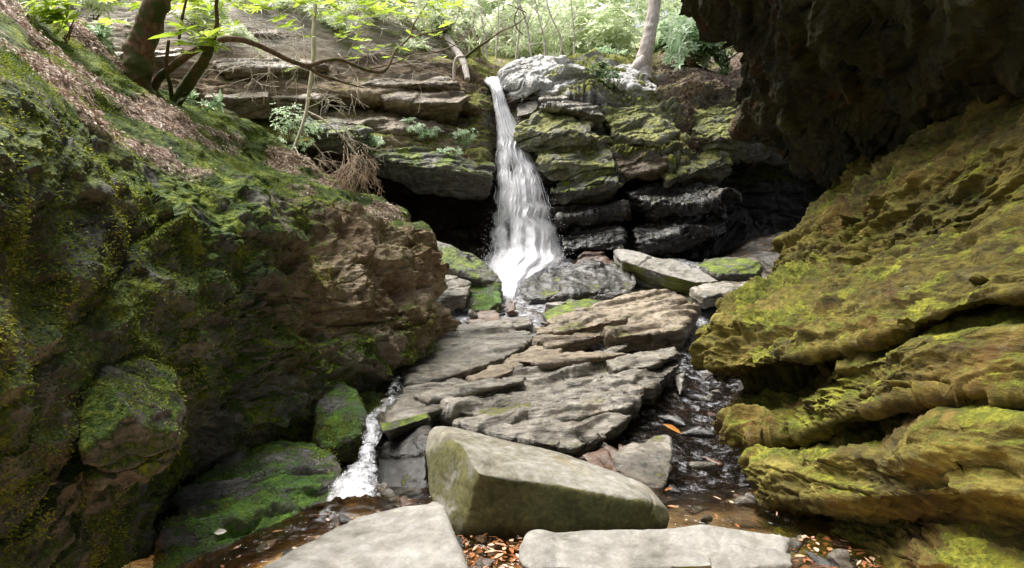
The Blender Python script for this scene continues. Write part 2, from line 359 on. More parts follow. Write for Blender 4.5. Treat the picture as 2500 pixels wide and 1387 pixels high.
M['litter'] = leaf_mat('dead_leaf', (.12,.06,.035), (.36,.23,.16), (.66,.57,.5), .15, .6)
M['mosstuft'] = leaf_mat('moss_frond', (.03,.055,.005), (.13,.165,.012), (.34,.35,.04), .3, .7)
M['orange'] = leaf_mat('orange_leaf', (.4,.16,.03), (.5,.22,.05), (.55,.3,.08), .2, .4)
M['white'] = leaf_mat('bleached_leaf', (.6,.58,.52), (.65,.62,.56), (.7,.68,.62), .2, .4)
M['pool'] = water_mat('tannin_water', (.97,.91,.77), .05, 9., foam=.8, foamscale=11.)
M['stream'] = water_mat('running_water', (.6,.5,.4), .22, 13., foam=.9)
M['falls'] = falls_mat('falling_water', thr=.5, wid=.32, sx=6., sz=.8)
M['strand'] = falls_mat('falling_water_strand', thr=.4, wid=.5, sx=2.)

# ------------------------------------------------------------------ terrain: cliff round the falls
def attrs_default(V, moss=0., wet=0., leaf=0.):
    n = len(V); return {'moss': np.zeros(n)+moss, 'wet': np.zeros(n)+wet, 'leaf': np.zeros(n)+leaf}
cols = [-500,0,250,500,750,950,1100,1170,1215,1260,1330,1420,1520,1620,1720,1820,1950,2200]
rows = [
 ([-450,-450,-450,-420,-350,-250,-120,60,95,95,95,95,95,95,95,95,95,95],[22,22,22,23,24,26,30,32,32,32,32,32,32,32,30,28,26,24]),
 ([-100,-100,-60,-60,-60,-40,20,110,120,125,125,120,120,120,130,140,150,150],[13,13,13.5,14.5,15.5,17,19,20,20,20,20,20,20,20,20,18,17,17]),
 ([60,60,40,40,50,60,110,165,188,178,165,160,160,168,172,180,200,200],[12.2,12.2,12.6,13.4,14,14.8,15.4,15,14.8,15,15.5,16,16,16.5,16.5,16,15,15]),
 ([150,150,140,130,140,150,175,190,200,200,195,190,205,225,215,230,250,250],[11.6,11.6,12,12.7,13.2,13.8,14.2,14,14.4,14,14.2,14.6,14.9,15.2,15.4,15.4,15,15]),
 ([225,225,225,237,238,238,262,262,262,245,240,250,262,265,262,270,290,290],[11,11.1,11.5,12.2,12.6,13,13.4,13.4,13.9,13.5,13.6,13.9,14.3,14.6,15,15.3,15,15]),
 ([245,245,245,252,252,252,275,278,278,262,258,266,278,282,280,290,310,310],[11.8,11.8,12.6,15,15.,14,14.2,13.5,13.9,13.7,13.9,14.2,14.4,14.7,15,15.5,16,16]),
 ([285,285,285,283,285,300,318,320,330,320,315,320,325,330,320,320,340,340],[11.3,11.3,11.9,12.6,12.9,13,13.1,13.2,13.7,13.3,13.4,13.6,13.9,14.2,14.6,15,15.5,15.5]),
 ([320,320,320,325,350,388,418,432,440,400,400,405,430,405,392,360,370,370],[11,11,11.5,12,12.2,12.4,12.5,12.6,13.6,13.1,13.1,13.0,13.1,13.4,13.8,14.5,15.5,16]),
 ([345,345,345,348,375,412,440,452,460,440,430,430,452,430,420,385,390,390],[13.5,13.5,14,16,17,17,17,16.5,14.,13.6,13.5,13.6,13.9,14.6,15.2,16,17,17]),
 ([560]*18,[13.5,13.5,14.5,16.5,17.5,17.5,17.5,16.2,13.8,13.3,13.3,13.8,14.2,15,15.6,16.6,17.5,18]),
 ([625]*18,[12.5,12.5,12.5,13.5,14,14,14,13.8,13.5,13.4,13.4,13.5,13.6,13.8,14.2,14.8,15.5,16]),
 ([720]*18,[11,11,11,12.8,12.8,12.8,12.8,12.8,12.8,12.8,12.8,12.8,12.8,12.8,13,13.2,13.5,14]),
]
CR = [[P(cols[i], py[i], D[i]) for i in range(len(cols))] for py, D in rows]
nu, nv = 1150, 560
G = net(CR, nu, nv, wu=.15, wv=.25, wfreq=1.1, seed=1, smooth=2)
N = grid_normals(G)
Vp = G.reshape(-1,3); Nn = N.reshape(-1,3)
if Nn[:,1].mean() > 0: Nn = -Nn
PX = Vp[:,0]/Vp[:,1]*F+1250; PY = 693.5-(Vp[:,2]-CZ)/Vp[:,1]*F
V2 = rockdisp(Vp, Nn, n=(.03,-.12,1), amp=.38, th=.42, seed=2, wf=.35)
rgt = sstep(1300,1420,PX)*sstep(200,260,PY)
pm = .55*rgt-.35*sstep(190,110,PY)+np.clip(.45+.9*(fbm(Vp*.35+50,2)+.35)+.25*sstep(100,250,PY),.3,1.15)
V2 = Vp+(V2-Vp)*pm[:,None]+Nn*(.22*fbm(Vp*.4+9,2)*sstep(230,120,PY))[:,None]
V2 = Vp+(V2-Vp)*(1-.75*np.exp(-((PX-1245-(PY-200)*.1)/75)**4))[:,None]+Nn*0
mo = -.05+.75*sstep(250,400,PY)*sstep(1260,600,PX)+.45*sstep(1240,1330,PX)
mo = mo+.3*sstep(1440,1500,PX)*sstep(200,260,PY)*sstep(470,400,PY)-.4*sstep(1200,700,PX)*sstep(300,150,PY)+.5*sstep(1120,1150,PX)*sstep(1215,1190,PX)-1.5*sstep(440,520,PY)
lf = sstep(.45,.7,.5+.8*fbm(Vp*.8,3))*sstep(170,60,PY)*sstep(700,200,PX)*.8
lf = np.maximum(lf, sstep(1560,1640,PX)*sstep(90,150,PY)*sstep(300,180,PY)*sstep(.3,.6,.6+.7*fbm(Vp*1.1+4,3)))
lf = np.maximum(lf, .9*np.exp(-((PX-(1680+(PY-250)*.15))/55)**2)*sstep(180,230,PY)*sstep(420,360,PY)*sstep(.2,.55,.5+.8*fbm(Vp*2+4,3)))
wet_shade = np.maximum(sstep(400,470,PY)*1., .9*np.exp(-((PX-1262)/75)**2)*sstep(190,230,PY))  # darkening below the ledges is painted shade; the band by the falls is wetness
Fq = grid_faces(nv, nu)
cliff = link('cliff', mesh_np('cliff', V2, Fq, attrs={'moss': mo, 'wet': wet_shade, 'leaf': lf, 'pale': np.clip(sstep(1230,1300,PX)*.9+.55*sstep(190,60,PY),0,1)}), M['cliff']); tag(cliff, kind='structure')

# ------------------------------------------------------------------ terrain: mossy rock slope on the left
LR = [
 [(-600,60,12),(-100,-60,12),(150,40,11),(330,240,10.5),(450,300,10.5),(650,420,11),(830,520,11),(980,620,10.5),(980,660,10.5)],
 [(-600,-160,5),(-100,-60,5.6),(150,55,6.2),(330,185,6.8),(450,255,7.3),(650,335,8.2),(830,455,8.8),(1000,535,9.3),(960,620,10)],
 [(-600,-60,2.7),(-100,50,3.4),(100,150,4.2),(260,235,5.1),(430,315,6.0),(610,400,7.1),(790,475,8.1),(960,535,8.7),(1030,600,9.4)],
 [(-700,60,1.7),(-150,150,2.3),(50,225,2.8),(220,320,3.6),(400,400,4.5),(570,455,5.5),(760,520,6.8),(930,560,7.9),(1022,590,8.6)],
 [(-800,300,1.45),(-200,360,1.9),(60,430,2.5),(300,500,3.3),(520,560,4.3),(700,600,5.4),(860,630,6.6),(970,660,7.5),(1045,690,8.4)],
 [(-800,560,1.35),(-200,600,1.75),(60,640,2.3),(300,680,3.1),(520,700,4.0),(700,710,5.1),(870,740,6.2),(990,760,7.1),(1075,780,8.0)],
 [(-800,850,1.3),(-200,850,1.65),(60,850,2.15),(290,860,2.8),(480,860,3.8),(670,850,4.9),(850,850,5.9),(980,840,6.7),(1060,830,7.7)],
 [(-800,1100,1.25),(-200,1080,1.6),(50,1080,2.0),(240,1080,2.6),(440,1040,3.8),(640,1000,4.6),(800,960,5.4),(890,930,6.2),(1010,880,7.0)],
 [(-800,1300,1.25),(-200,1280,1.6),(20,1260,2.0),(200,1260,2.7),(420,1170,4.1),(640,1100,4.9),(780,1060,5.5),(880,1000,6.0),(990,930,6.8)],
 [(-800,1700,1.25),(-200,1550,1.6),(0,1480,2.0),(240,1400,2.8),(380,1330,4.0),(600,1260,4.8),(760,1180,5.2),(880,1080,5.5),(990,990,6.3)],
]
CR = [[P(*q) for q in r] for r in LR]
nu, nv = 1000, 760
G = net(CR, nu, nv, wu=.10, wv=.16, wfreq=1.3, seed=2, smooth=2)
N = grid_normals(G); Vp = G.reshape(-1,3); Nn = N.reshape(-1,3)
if Nn[:,0].mean() < 0: Nn = -Nn
Vp0 = Vp.copy()
vrow = np.repeat(np.linspace(0, len(LR)-1, nv), nu); tpm = sstep(3.6,2.6,vrow)
sc = np.clip(Vp[:,1]/6, .45, 1.1)*(1-.62*tpm)
A1 = rockdisp(Vp, Nn, n=(.45,-.1,.85), amp=.24, th=.42, seed=11, lump=1.3)
V2 = Vp+(A1-Vp)*sc[:,None]
blob = fbm(Vp*4.2+3, 4, ridge=True); bl2 = fbm(Vp*1.5+33, 3, ridge=True)
V2 = V2+Nn*(.05*blob*sc+.16*bl2*sc)[:,None]
PX = Vp[:,0]/Vp[:,1]*F+1250; PY = 693.5-(Vp[:,2]-CZ)/Vp[:,1]*F
vrow = np.repeat(np.linspace(0, len(LR)-1, nv), nu)
up = np.clip(Nn[:,2],0,1)
top = sstep(3.3,2.8,vrow)
lf = top*sstep(.55,.7,.5+.9*fbm(Vp*np.array([1.6,.9,1.6])+8,4))
tan_ = sstep(650,900,PX)*sstep(1100,1000,PX+0*PX)*sstep(900,700,PY)
pal = sstep(560,860,PX)*sstep(960,760,PY)*(1-top*.4)+.5*top+.25*sstep(.1,.4,fbm(Vp*1.1+70,3))
mo = .18+.25*top-.75*sstep(600,880,PX)*sstep(900,760,PY)*(1-top)+.35*np.clip(fbm(Vp*1.9+20,3),-.6,1)
Fq = grid_faces(nv, nu, flip=True)
rs = link('rock_slope', mesh_np('rock_slope', V2, Fq, attrs={'moss': mo, 'wet': .25*(1-top)*sstep(500,100,PX), 'leaf': lf, 'pale': np.clip(pal,0,1)}), M['left']); tag(rs, kind='structure')
LEFT_G = (V2.reshape(nv,nu,3), Nn.reshape(nv,nu,3), vrow.reshape(nv,nu), lf.reshape(nv,nu))

# ------------------------------------------------------------------ terrain: right wall
RR = [
 [(2500,500,11),(2260,330,9),(2330,220,6.6),(2550,60,4.4),(2900,-150,3.0),(3600,-400,2.2)],
 [(2300,540,10.5),(2120,420,8.8),(2230,330,6.6),(2500,240,4.0),(2900,100,2.6),(3500,0,2)],
 [(2150,580,10),(2040,515,8.4),(2180,440,6.4),(2420,340,4.1),(2800,260,2.6),(3400,200,1.9)],
 [(2100,640,9.6),(1905,602,7.9),(2060,555,6.2),(2330,460,4.0),(2700,400,2.6),(3400,360,1.8)],
 [(2100,690,9),(1890,668,7.4),(2060,630,5.8),(2330,560,3.8),(2700,500,2.5),(3400,500,1.75)],
 [(2050,740,8.6),(1850,705,7.4),(1990,685,6.0),(2250,640,4.1),(2700,590,2.6),(3400,600,1.8)],
 [(2000,770,8),(1790,735,6.7),(1950,735,5.3),(2230,700,3.8),(2700,660,2.4),(3400,680,1.7)],
 [(1950,850,7.6),(1722,822,5.9),(1880,815,4.8),(2150,790,3.6),(2600,740,2.4),(3400,800,1.65)],
 [(1950,900,7.2),(1745,898,5.5),(1850,885,4.6),(2080,855,3.6),(2500,805,2.5),(3400,900,1.6)],
 [(1950,950,7),(1790,950,5.75),(1900,915,5.2),(2120,885,4.5),(2480,850,3.1),(3400,950,1.9)],
 [(1950,990,6.6),(1800,1000,5.3),(1930,975,4.8),(2050,912,3.7),(2350,880,2.75),(3400,1000,1.6)],
 [(1950,1090,6.2),(1815,1075,4.8),(1940,1060,4.3),(2090,1020,3.4),(2380,1000,2.55),(3400,1150,1.5)],
 [(1950,1120,6),(1830,1110,4.9),(1950,1090,4.5),(2130,1050,4.1),(2400,1030,3.2),(3400,1180,1.9)],
 [(1950,1160,5.6),(1838,1145,4.3),(1980,1125,3.6),(2160,1130,3.0),(2400,1085,2.4),(3400,1250,1.5)],
 [(1950,1240,5),(1840,1225,4.1),(1990,1215,3.4),(2180,1220,2.85),(2400,1230,2.25),(3400,1400,1.45)],
 [(1950,1290,5),(1860,1258,4.2),(2010,1262,3.8),(2190,1275,3.3),(2400,1290,2.5),(3400,1500,1.6)],
 [(1980,1350,4.5),(1870,1330,3.9),(2020,1340,3.5),(2190,1355,3.0),(2380,1400,2.3),(3400,1800,1.5)],
 [(1990,1450,4.0),(1900,1450,3.6),(2050,1450,3.2),(2200,1500,2.8),(2400,1600,2.2),(3400,2200,1.5)],
]
shf = [0,10,40,90,120,120,120,120,110,110,90,80,70,40,30,20,0,0]
RR = [[(a,b-shf[i]*float(sstep(1900,2700,a)),c) for a,b,c in r] for i,r in enumerate(RR)]
CR = [[P(*q) for q in r] for r in RR]
nu, nv = 800, 950
G = net(CR, nu, nv, wu=.10, wv=.22, wfreq=1.4, seed=3, smooth=2)
N = grid_normals(G); Vp = G.reshape(-1,3); Nn = N.reshape(-1,3)
if Nn[:,0].mean() > 0: Nn = -Nn
sc = np.clip(Vp[:,1]/5.5, .45, 1.1)
A1 = rockdisp(Vp, Nn, n=(-.05,.27,1), amp=.2, th=.36, seed=21, lump=1.2, fine=1.7)
V2 = Vp+(A1-Vp)*sc[:,None]
Fq = grid_faces(nv, nu)
rw = link('mossy_rock_wall', mesh_np('mossy_rock_wall', V2, Fq, attrs=attrs_default(V2)), M['right']); tag(rw, kind='structure')

# ------------------------------------------------------------------ terrain: overhang and cave
OR = [
 [(1900,-500,9),(1850,-250,10),(1860,-60,11),(1880,40,11),(1900,130,11.5),(1920,230,12),(1960,300,12.5),(2050,420,13),(2150,520,13),(2300,620,12)],
 [(1500,-600,7.2),(1540,-250,7.6),(1630,-20,8.0),(1700,45,8.2),(1765,105,8.5),(1800,200,9),(1806,295,9.4),(1870,350,9.9),(1985,405,9.9),(2120,470,9.2)],
 [(1600,-800,5),(1700,-350,5.3),(1800,-80,5.6),(1870,20,5.9),(1910,110,6.2),(1950,200,6.6),(1990,270,7),(2070,330,7.4),(2160,375,7.4),(2280,400,7.0)],
 [(1800,-1200,3.4),(1900,-600,3.5),(2050,-200,3.6),(2150,-40,3.8),(2200,60,4.1),(2250,150,4.5),(2290,230,4.9),(2330,290,5.4),(2380,330,5.6),(2450,360,5.4)],
 [(1900,-2000,2.3),(2200,-1000,2.2),(2450,-400,2.2),(2600,-200,2.3),(2650,0,2.5),(2700,100,2.8),(2720,180,3.1),(2740,240,3.4),(2760,280,3.5),(2800,300,3.4)],
]
CR = [[P(*q) for q in r] for r in OR]
far = np.array(CR[-1])
r6 = far*np.array([.9,.0,1])+np.array([.4,-.5,.4]); r7 = far*np.array([.8,0,1])+np.array([1.,-5,1.])
CR += [list(r6), list(r7)]
nu, nv = 700, 620
G = net(CR, nu, nv, wu=.14, wv=.12, wfreq=1.6, seed=4, smooth=2)
N = grid_normals(G); Vp = G.reshape(-1,3); Nn = N.reshape(-1,3)
if (Nn[:,2]*1.+Nn[:,0]).mean() > 0: Nn = -Nn
sc = np.clip(Vp[:,1]/6, .35, 1.2)
A1 = rockdisp(Vp, Nn, n=(-.45,.25,.8), amp=.22, th=.4, seed=31, lump=1.4, fine=.7)
V2 = Vp+(A1-Vp)*sc[:,None]
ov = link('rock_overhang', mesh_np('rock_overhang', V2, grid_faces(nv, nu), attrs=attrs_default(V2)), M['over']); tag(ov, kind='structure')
# unseen roof added above and behind the camera to block sky light
gx, gy = np.meshgrid(np.linspace(0,1,90), np.linspace(0,1,120))
X = 1.2+gx*9; Y = -7+gy*16.; 
X = X + np.where(gx<.5, (1-2*gx)*(1.1*sstep(.35,1,gy)-9*sstep(.42,.3,gy)), 0)
Z = 4.6+gx*1.5+gy*1.6
Vp = np.stack([X,Y,Z],2).reshape(-1,3); Vp[:,2] += .5*fbm(Vp*.5,4)
c0, c1 = np.meshgrid(np.linspace(0,1,60), np.linspace(0,1,60)); Yc = 8.2+c1*10.5; Xc = .40*Yc+c0*8
Vc = np.stack([Xc,Yc,4.9+.28*(Yc-8.2)+c0*1.],2).reshape(-1,3); Vc[:,2] += .3*fbm(Vc*.6,3)
cr_ = link('cave_sky_blocker', mesh_np('cave_sky_blocker', Vc, grid_faces(60,60)), M['over']); tag(cr_, kind='structure')  # unseen sheet added over the cave to keep it dark
rf = link('sky_blocker', mesh_np('sky_blocker', Vp, grid_faces(120,90)), M['over']); tag(rf, kind='structure')

# ------------------------------------------------------------------ stream bed and water
nx, ny = 620, 620
xs = np.linspace(-6,7,nx); ys = 1.0*(14./1.0)**np.linspace(0,1,ny)
X, Y = np.meshgrid(xs, ys)
base = zg(Y.ravel()).reshape(Y.shape)
cx = np.interp(Y, [1,4,7,10,12],[.2,.0,.3,.3,.2])
Pq = np.stack([X,Y,base],2).reshape(-1,3)
h = .10*fbm(Pq*np.array([1.3,1.3,1])+5,4)+.13*(layers(Pq*np.array([1,1,1.]), np.array([-.2,-.4,1.]), .14, .8, 1., 6)-.5)
amp = sstep(4.0,4.7,Y.ravel()+.35*fbm(Pq*1.7+2,3))
Z = base.ravel()-.14-.03*(1-amp)+h*(.35+1.0*amp)
Z -= .1*np.exp(-((X.ravel()-2.0*Y.ravel()/6.2)/.35)**2)*amp
Z += .5*sstep(3,5,np.abs(X.ravel()-1))
Vb = np.stack([X.ravel(),Y.ravel(),Z],1)
fl = (1-amp)*.95
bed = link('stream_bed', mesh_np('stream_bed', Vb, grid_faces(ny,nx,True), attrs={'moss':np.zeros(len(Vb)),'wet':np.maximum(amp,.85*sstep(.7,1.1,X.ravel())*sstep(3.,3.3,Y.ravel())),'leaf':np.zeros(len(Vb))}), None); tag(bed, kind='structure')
# sandy orange bed material blended by distance upstream
m, nt = newmat('sandy_bed'); b = NB(nt); out = b.n('ShaderNodeOutputMaterial'); bs = b.n('ShaderNodeBsdfPrincipled'); tc = b.n('ShaderNodeTexCoord'); o = tc.outputs['Object']
n = b.noise(o, 5, 7, .7); n2 = b.noise(o, 30, 5, .7); n3 = b.noise(o, 2.2, 4, .6)
sand = b.ramp(b.math('MULTIPLY_ADD', n2, .4, b.math('MULTIPLY', n, .6)), [(.38,(.25,.13,.04)),(.48,(.55,.34,.14)),(.56,(.72,.52,.28)),(.66,(.8,.68,.48))])
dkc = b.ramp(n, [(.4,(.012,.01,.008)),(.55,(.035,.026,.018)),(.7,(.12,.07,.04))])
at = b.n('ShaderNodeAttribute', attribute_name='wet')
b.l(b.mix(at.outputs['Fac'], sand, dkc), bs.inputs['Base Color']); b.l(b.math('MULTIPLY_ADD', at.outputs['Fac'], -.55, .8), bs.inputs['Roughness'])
bp = b.n('ShaderNodeBump'); bp.inputs['Distance'].default_value = .04; b.l(b.math('ADD', n, b.math('MULTIPLY', n2, .3)), bp.inputs['Height']); b.l(bp.outputs[0], bs.inputs['Normal'])
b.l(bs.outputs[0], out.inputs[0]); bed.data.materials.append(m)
# water sheet over the steps
Zw = base.ravel()-.085+.05*fbm(Pq*np.array([2.2,1.5,1])+15,4)*amp+.008*fbm(Pq*6,3)+.03*amp*fbm(Pq*np.array([8,6,1]),3)
Zw += .055*sstep(7,8.5,Y.ravel())
fz = sstep(4.1,4.7,Y.ravel()); Zw = Zw*fz+(1-fz)*(.006*fbm(Pq*5,3))
Zw -= .1*np.exp(-((X.ravel()-2.0*Y.ravel()/6.2)/.35)**2)*amp
foam = .36*amp*sstep(6.6,9.0,Y.ravel())+.05*amp+.14*np.exp(-((X.ravel()-1.95*Y.ravel()/6.2)/.3)**2)*amp  # foam, plus white glints painted in the channel and below the falls
keep = grid_faces(ny,nx,True)
cyv = Vb[:,1][keep].mean(1); cxv = Vb[:,0][keep].mean(1)
sel = (cyv<12.4)&(cxv>-4)&(cxv<5)
Vw = np.stack([X.ravel(),Y.ravel(),Zw],1)
bd = 4.3+.3*fbm(np.stack([cxv*1.3,cyv*1.3,cyv*0],1),3)
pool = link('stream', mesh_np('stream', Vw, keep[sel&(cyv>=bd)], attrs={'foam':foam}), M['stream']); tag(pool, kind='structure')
pl = link('pool', mesh_np('pool', Vw, keep[sel&(cyv<bd)], attrs={'foam': .42*np.exp(-(((X-(-1.0))/.3)**2+((Y-3.75)/.22)**2).ravel())+.16*np.exp(-(((X+1.15)/.5)**2+((Y-3.3)/.35)**2).ravel())-.15}), M['pool']); tag(pl, kind='structure')

def sheet(edges, nu, nv, bulge=.15, rough=.05, dens=0., seed=0, Dk=0., dens_fn=None):
    """edges: list of (py, xl, xr, D)"""
    E = np.array(edges, float); k = len(E); t = np.linspace(0,k-1,nv)
    Q = catmull(E, t); u = np.linspace(0,1,nu)
    py = Q[:,0][:,None]*np.ones((1,nu)); jl = fbm(np.stack([Q[:,0]*.022,Q[:,0]*0+seed*3,Q[:,0]*0],1),2)*(Q[:,2]-Q[:,1])*.2; jr = fbm(np.stack([Q[:,0]*.022,Q[:,0]*0+seed*3+50,Q[:,0]*0],1),2)*(Q[:,2]-Q[:,1])*.2
    px = (Q[:,1]+jl)[:,None]*(1-u)+(Q[:,2]+jr)[:,None]*u
    D = Q[:,3][:,None]*np.ones((1,nu)) - bulge*np.sin(math.pi*u)[None,:]+Dk
    V = np.stack([(px-1250)/F*D, D, CZ+(693.5-py)/F*D],2)
    flat = V.reshape(-1,3)
    q = np.stack([np.repeat(u[None],nv,0).ravel()*9, flat[:,2]*.35, np.full(len(flat),seed*5.)],1)
    flat = flat.copy(); flat[:,1] -= rough*fbm(q,3)*1.5; flat[:,0] += rough*.12*fbm(q+7,2)
    sv = np.cumsum(np.concatenate([[0],np.linalg.norm(np.diff(V[:,nu//2],axis=0),axis=1)]))
    su = (px-1270)/F*Q[:,3][:,None]
    U = np.repeat(u[None],nv,0)
    de = .2-.45*np.abs(2*U-1)**3+dens
    if dens_fn is not None: de = de+dens_fn(px,py)
    return flat, grid_faces(nv,nu), {'su': su.ravel()+seed*3.1, 'sv': (sv[:,None]*np.ones((1,nu))).ravel(), 'dens': de.ravel()}
FE = [(188,1172,1225,14.6),(200,1180,1226,14.3),(215,1196,1228,13.95),(260,1206,1242,13.75),(300,1212,1260,13.6),(350,1214,1284,13.4),(400,1214,1310,13.15),(450,1212,1328,12.9),(500,1207,1342,12.75),(550,1201,1355,12.6),(600,1197,1368,12.4),(620,1192,1368,12.25),(642,1184,1368,12.0),(668,1198,1325,11.6),(700,1216,1285,11.1),(730,1224,1268,10.7),(750,1222,1275,10.3),(770,1216,1290,9.9)]
def gap(px,py):
    return -.34*np.exp(-((px-1252)/14)**2-((py-410)/30)**2) - .3*np.exp(-((px-1243)/11)**2-((py-560)/60)**2)+.05*sstep(430,520,py)+.15*np.exp(-((py-300)/120)**2)
wf = empty('waterfall', P(1250,640,12.2), 'tall white waterfall dropping between dark rocks', 'waterfall'); wf['kind']='structure'
del wf['label']; del wf['category']
wl = np.array(P(1250,640,12.2))
for k,(dk,dn) in enumerate(((0.,.0),(-.14,-.1),(.13,.0),(-.25,-.16))):
    V,Fq,at = sheet(FE, 70, 420, bulge=.22, rough=.1, dens=dn, seed=k, Dk=dk, dens_fn=gap)
    o_ = link('water_sheet', mesh_np('water_sheet', V, Fq, attrs=at), M['falls'], parent=wf, loc=wl)
# strands of falling water
Vs=[];Fs=[];su=[];sv=[];de=[];n0=0
E = np.array(FE)
for k in range(45):
    u0 = random.betavariate(1.3,1.3); a = random.uniform(205,600); ln = random.uniform(50,190); bb = min(a+ln, 690)
    if random.random()<.08: u0 = random.choice([random.uniform(-.06,.05),random.uniform(.95,1.08)]); a = random.uniform(330,560); bb=min(a+random.uniform(30,90),640)
    nn = 12; py = np.linspace(a,bb,nn); xl = np.interp(py,E[:,0],E[:,1]); xr=np.interp(py,E[:,0],E[:,2]); D=np.interp(py,E[:,0],E[:,3])-.2*math.sin(math.pi*min(max(u0,0),1))-random.uniform(0,.2)
    px = xl+(xr-xl)*u0; w = random.uniform(.003,.01)*np.sin(np.linspace(.15,math.pi-.1,nn))
    c = np.stack([(px-1250)/F*D, D, CZ+(693.5-py)/F*D],1); c[:,0]+= .012*np.sin(np.linspace(0,random.uniform(3,9),nn)+k)
    Lp = c-np.array([1,0,0])*w[:,None]; Rp = c+np.array([1,0,0])*w[:,None]; Mp = c-np.array([0,1,0])*w[:,None]
    Vs.append(np.stack([Lp,Mp,Rp],1).reshape(-1,3)); Fs.append(grid_faces(nn,3)+n0); n0+=nn*3
    su.append(np.full(nn*3,k*1.7)); sv.append(np.repeat(np.linspace(0,ln/110,nn),3)); de.append(np.full(nn*3,.12))
me = mesh_np('water_strands', np.concatenate(Vs), np.concatenate(Fs), attrs={'su':np.concatenate(su),'sv':np.concatenate(sv),'dens':np.concatenate(de)})
link('water_strands', me, M['strand'], parent=wf, loc=wl)
def droplets(name, pts, rad, mat, parent=None, loc=None):
    o8 = np.array([[1,0,0],[-1,0,0],[0,1,0],[0,-1,0],[0,0,1],[0,0,-1]],float)
    f8 = np.array([[0,2,4],[2,1,4],[1,3,4],[3,0,4],[2,0,5],[1,2,5],[3,1,5],[0,3,5]])
    n = len(pts); V = (pts[:,None]+o8[None]*rad[:,None,None]).reshape(-1,3); T=(f8[None]+(np.arange(n)*6)[:,None,None]).reshape(-1,3)
    return link(name, mesh_np(name, V, T), mat, parent, loc)
m, nt = newmat('foam_white'); b = NB(nt); out = b.n('ShaderNodeOutputMaterial'); bs = b.n('ShaderNodeBsdfPrincipled'); bs.inputs['Base Color'].default_value=(.65,.65,.68,1); bs.inputs['Roughness'].default_value=.4
tc=b.n('ShaderNodeTexCoord'); nn_=b.noise(tc.outputs['Object'],14,6,.7); bp=b.n('ShaderNodeBump'); bp.inputs['Distance'].default_value=.04; b.l(nn_,bp.inputs['Height']); b.l(bp.outputs[0],bs.inputs['Normal']); b.l(bs.outputs[0],out.inputs[0]); M['foam']=m
pts=[]
for k in range(900):
    py = random.choice([random.gauss(625,22), random.gauss(560,60), random.gauss(660,20)]); u=random.choice([random.gauss(0,.09),random.gauss(1,.09),random.random()])
    py = min(max(py,340),700)
    x = np.interp(py,E[:,0],E[:,1])*(1-u)+np.interp(py,E[:,0],E[:,2])*u; pts.append(P(x,py,np.interp(py,E[:,0],E[:,3])-random.uniform(.05,.5)))
o_ = droplets('spray', np.array(pts), rng.uniform(.003,.011,len(pts)), M['foam'], wf, wl)
# chute of white water on the left of the slabs
CE = [(850,1035,1060,7.4),(875,1000,1022,7.2),(900,975,1002,6.85),(940,950,985,6.3),(980,938,985,5.9),(1010,930,972,5.6),(1045,895,932,5.2),(1060,885,925,5.0),(1090,882,938,4.85),(1130,876,922,4.6),(1165,868,920,4.42),(1190,835,924,4.2),(1215,812,926,4.05),(1240,803,926,3.9),(1256,800,924,3.82)]
V,Fq,at = sheet(CE, 110, 420, bulge=.07, rough=.03, seed=9)
V[:,2] += .09; V[:,2] += .04*fbm(V*6,4,ridge=True)
fo = .14+.34*sstep(6.6,4.1,V[:,1])+.2*fbm(V*3,2)
U = np.tile(np.linspace(0,1,110),420); fo -= .35*np.abs(2*U-1)**3
M['chute'] = water_mat('white_water', (.7,.7,.65), .02, 7., foam=1., foamscale=8.)
ch = link('white_water', mesh_np('white_water', V, Fq, attrs={'foam':fo}), M['chute']); tag(ch, kind='structure')
pts = np.array([P(random.uniform(800,930),random.gauss(1205,25),4.0+random.uniform(-.15,.2)) for k in range(500)])
pts[:,2] = np.abs(pts[:,2])*.6+.03
droplets('splash_foam', pts, rng.uniform(.0015,.0045,len(pts)), M['foam'], ch)

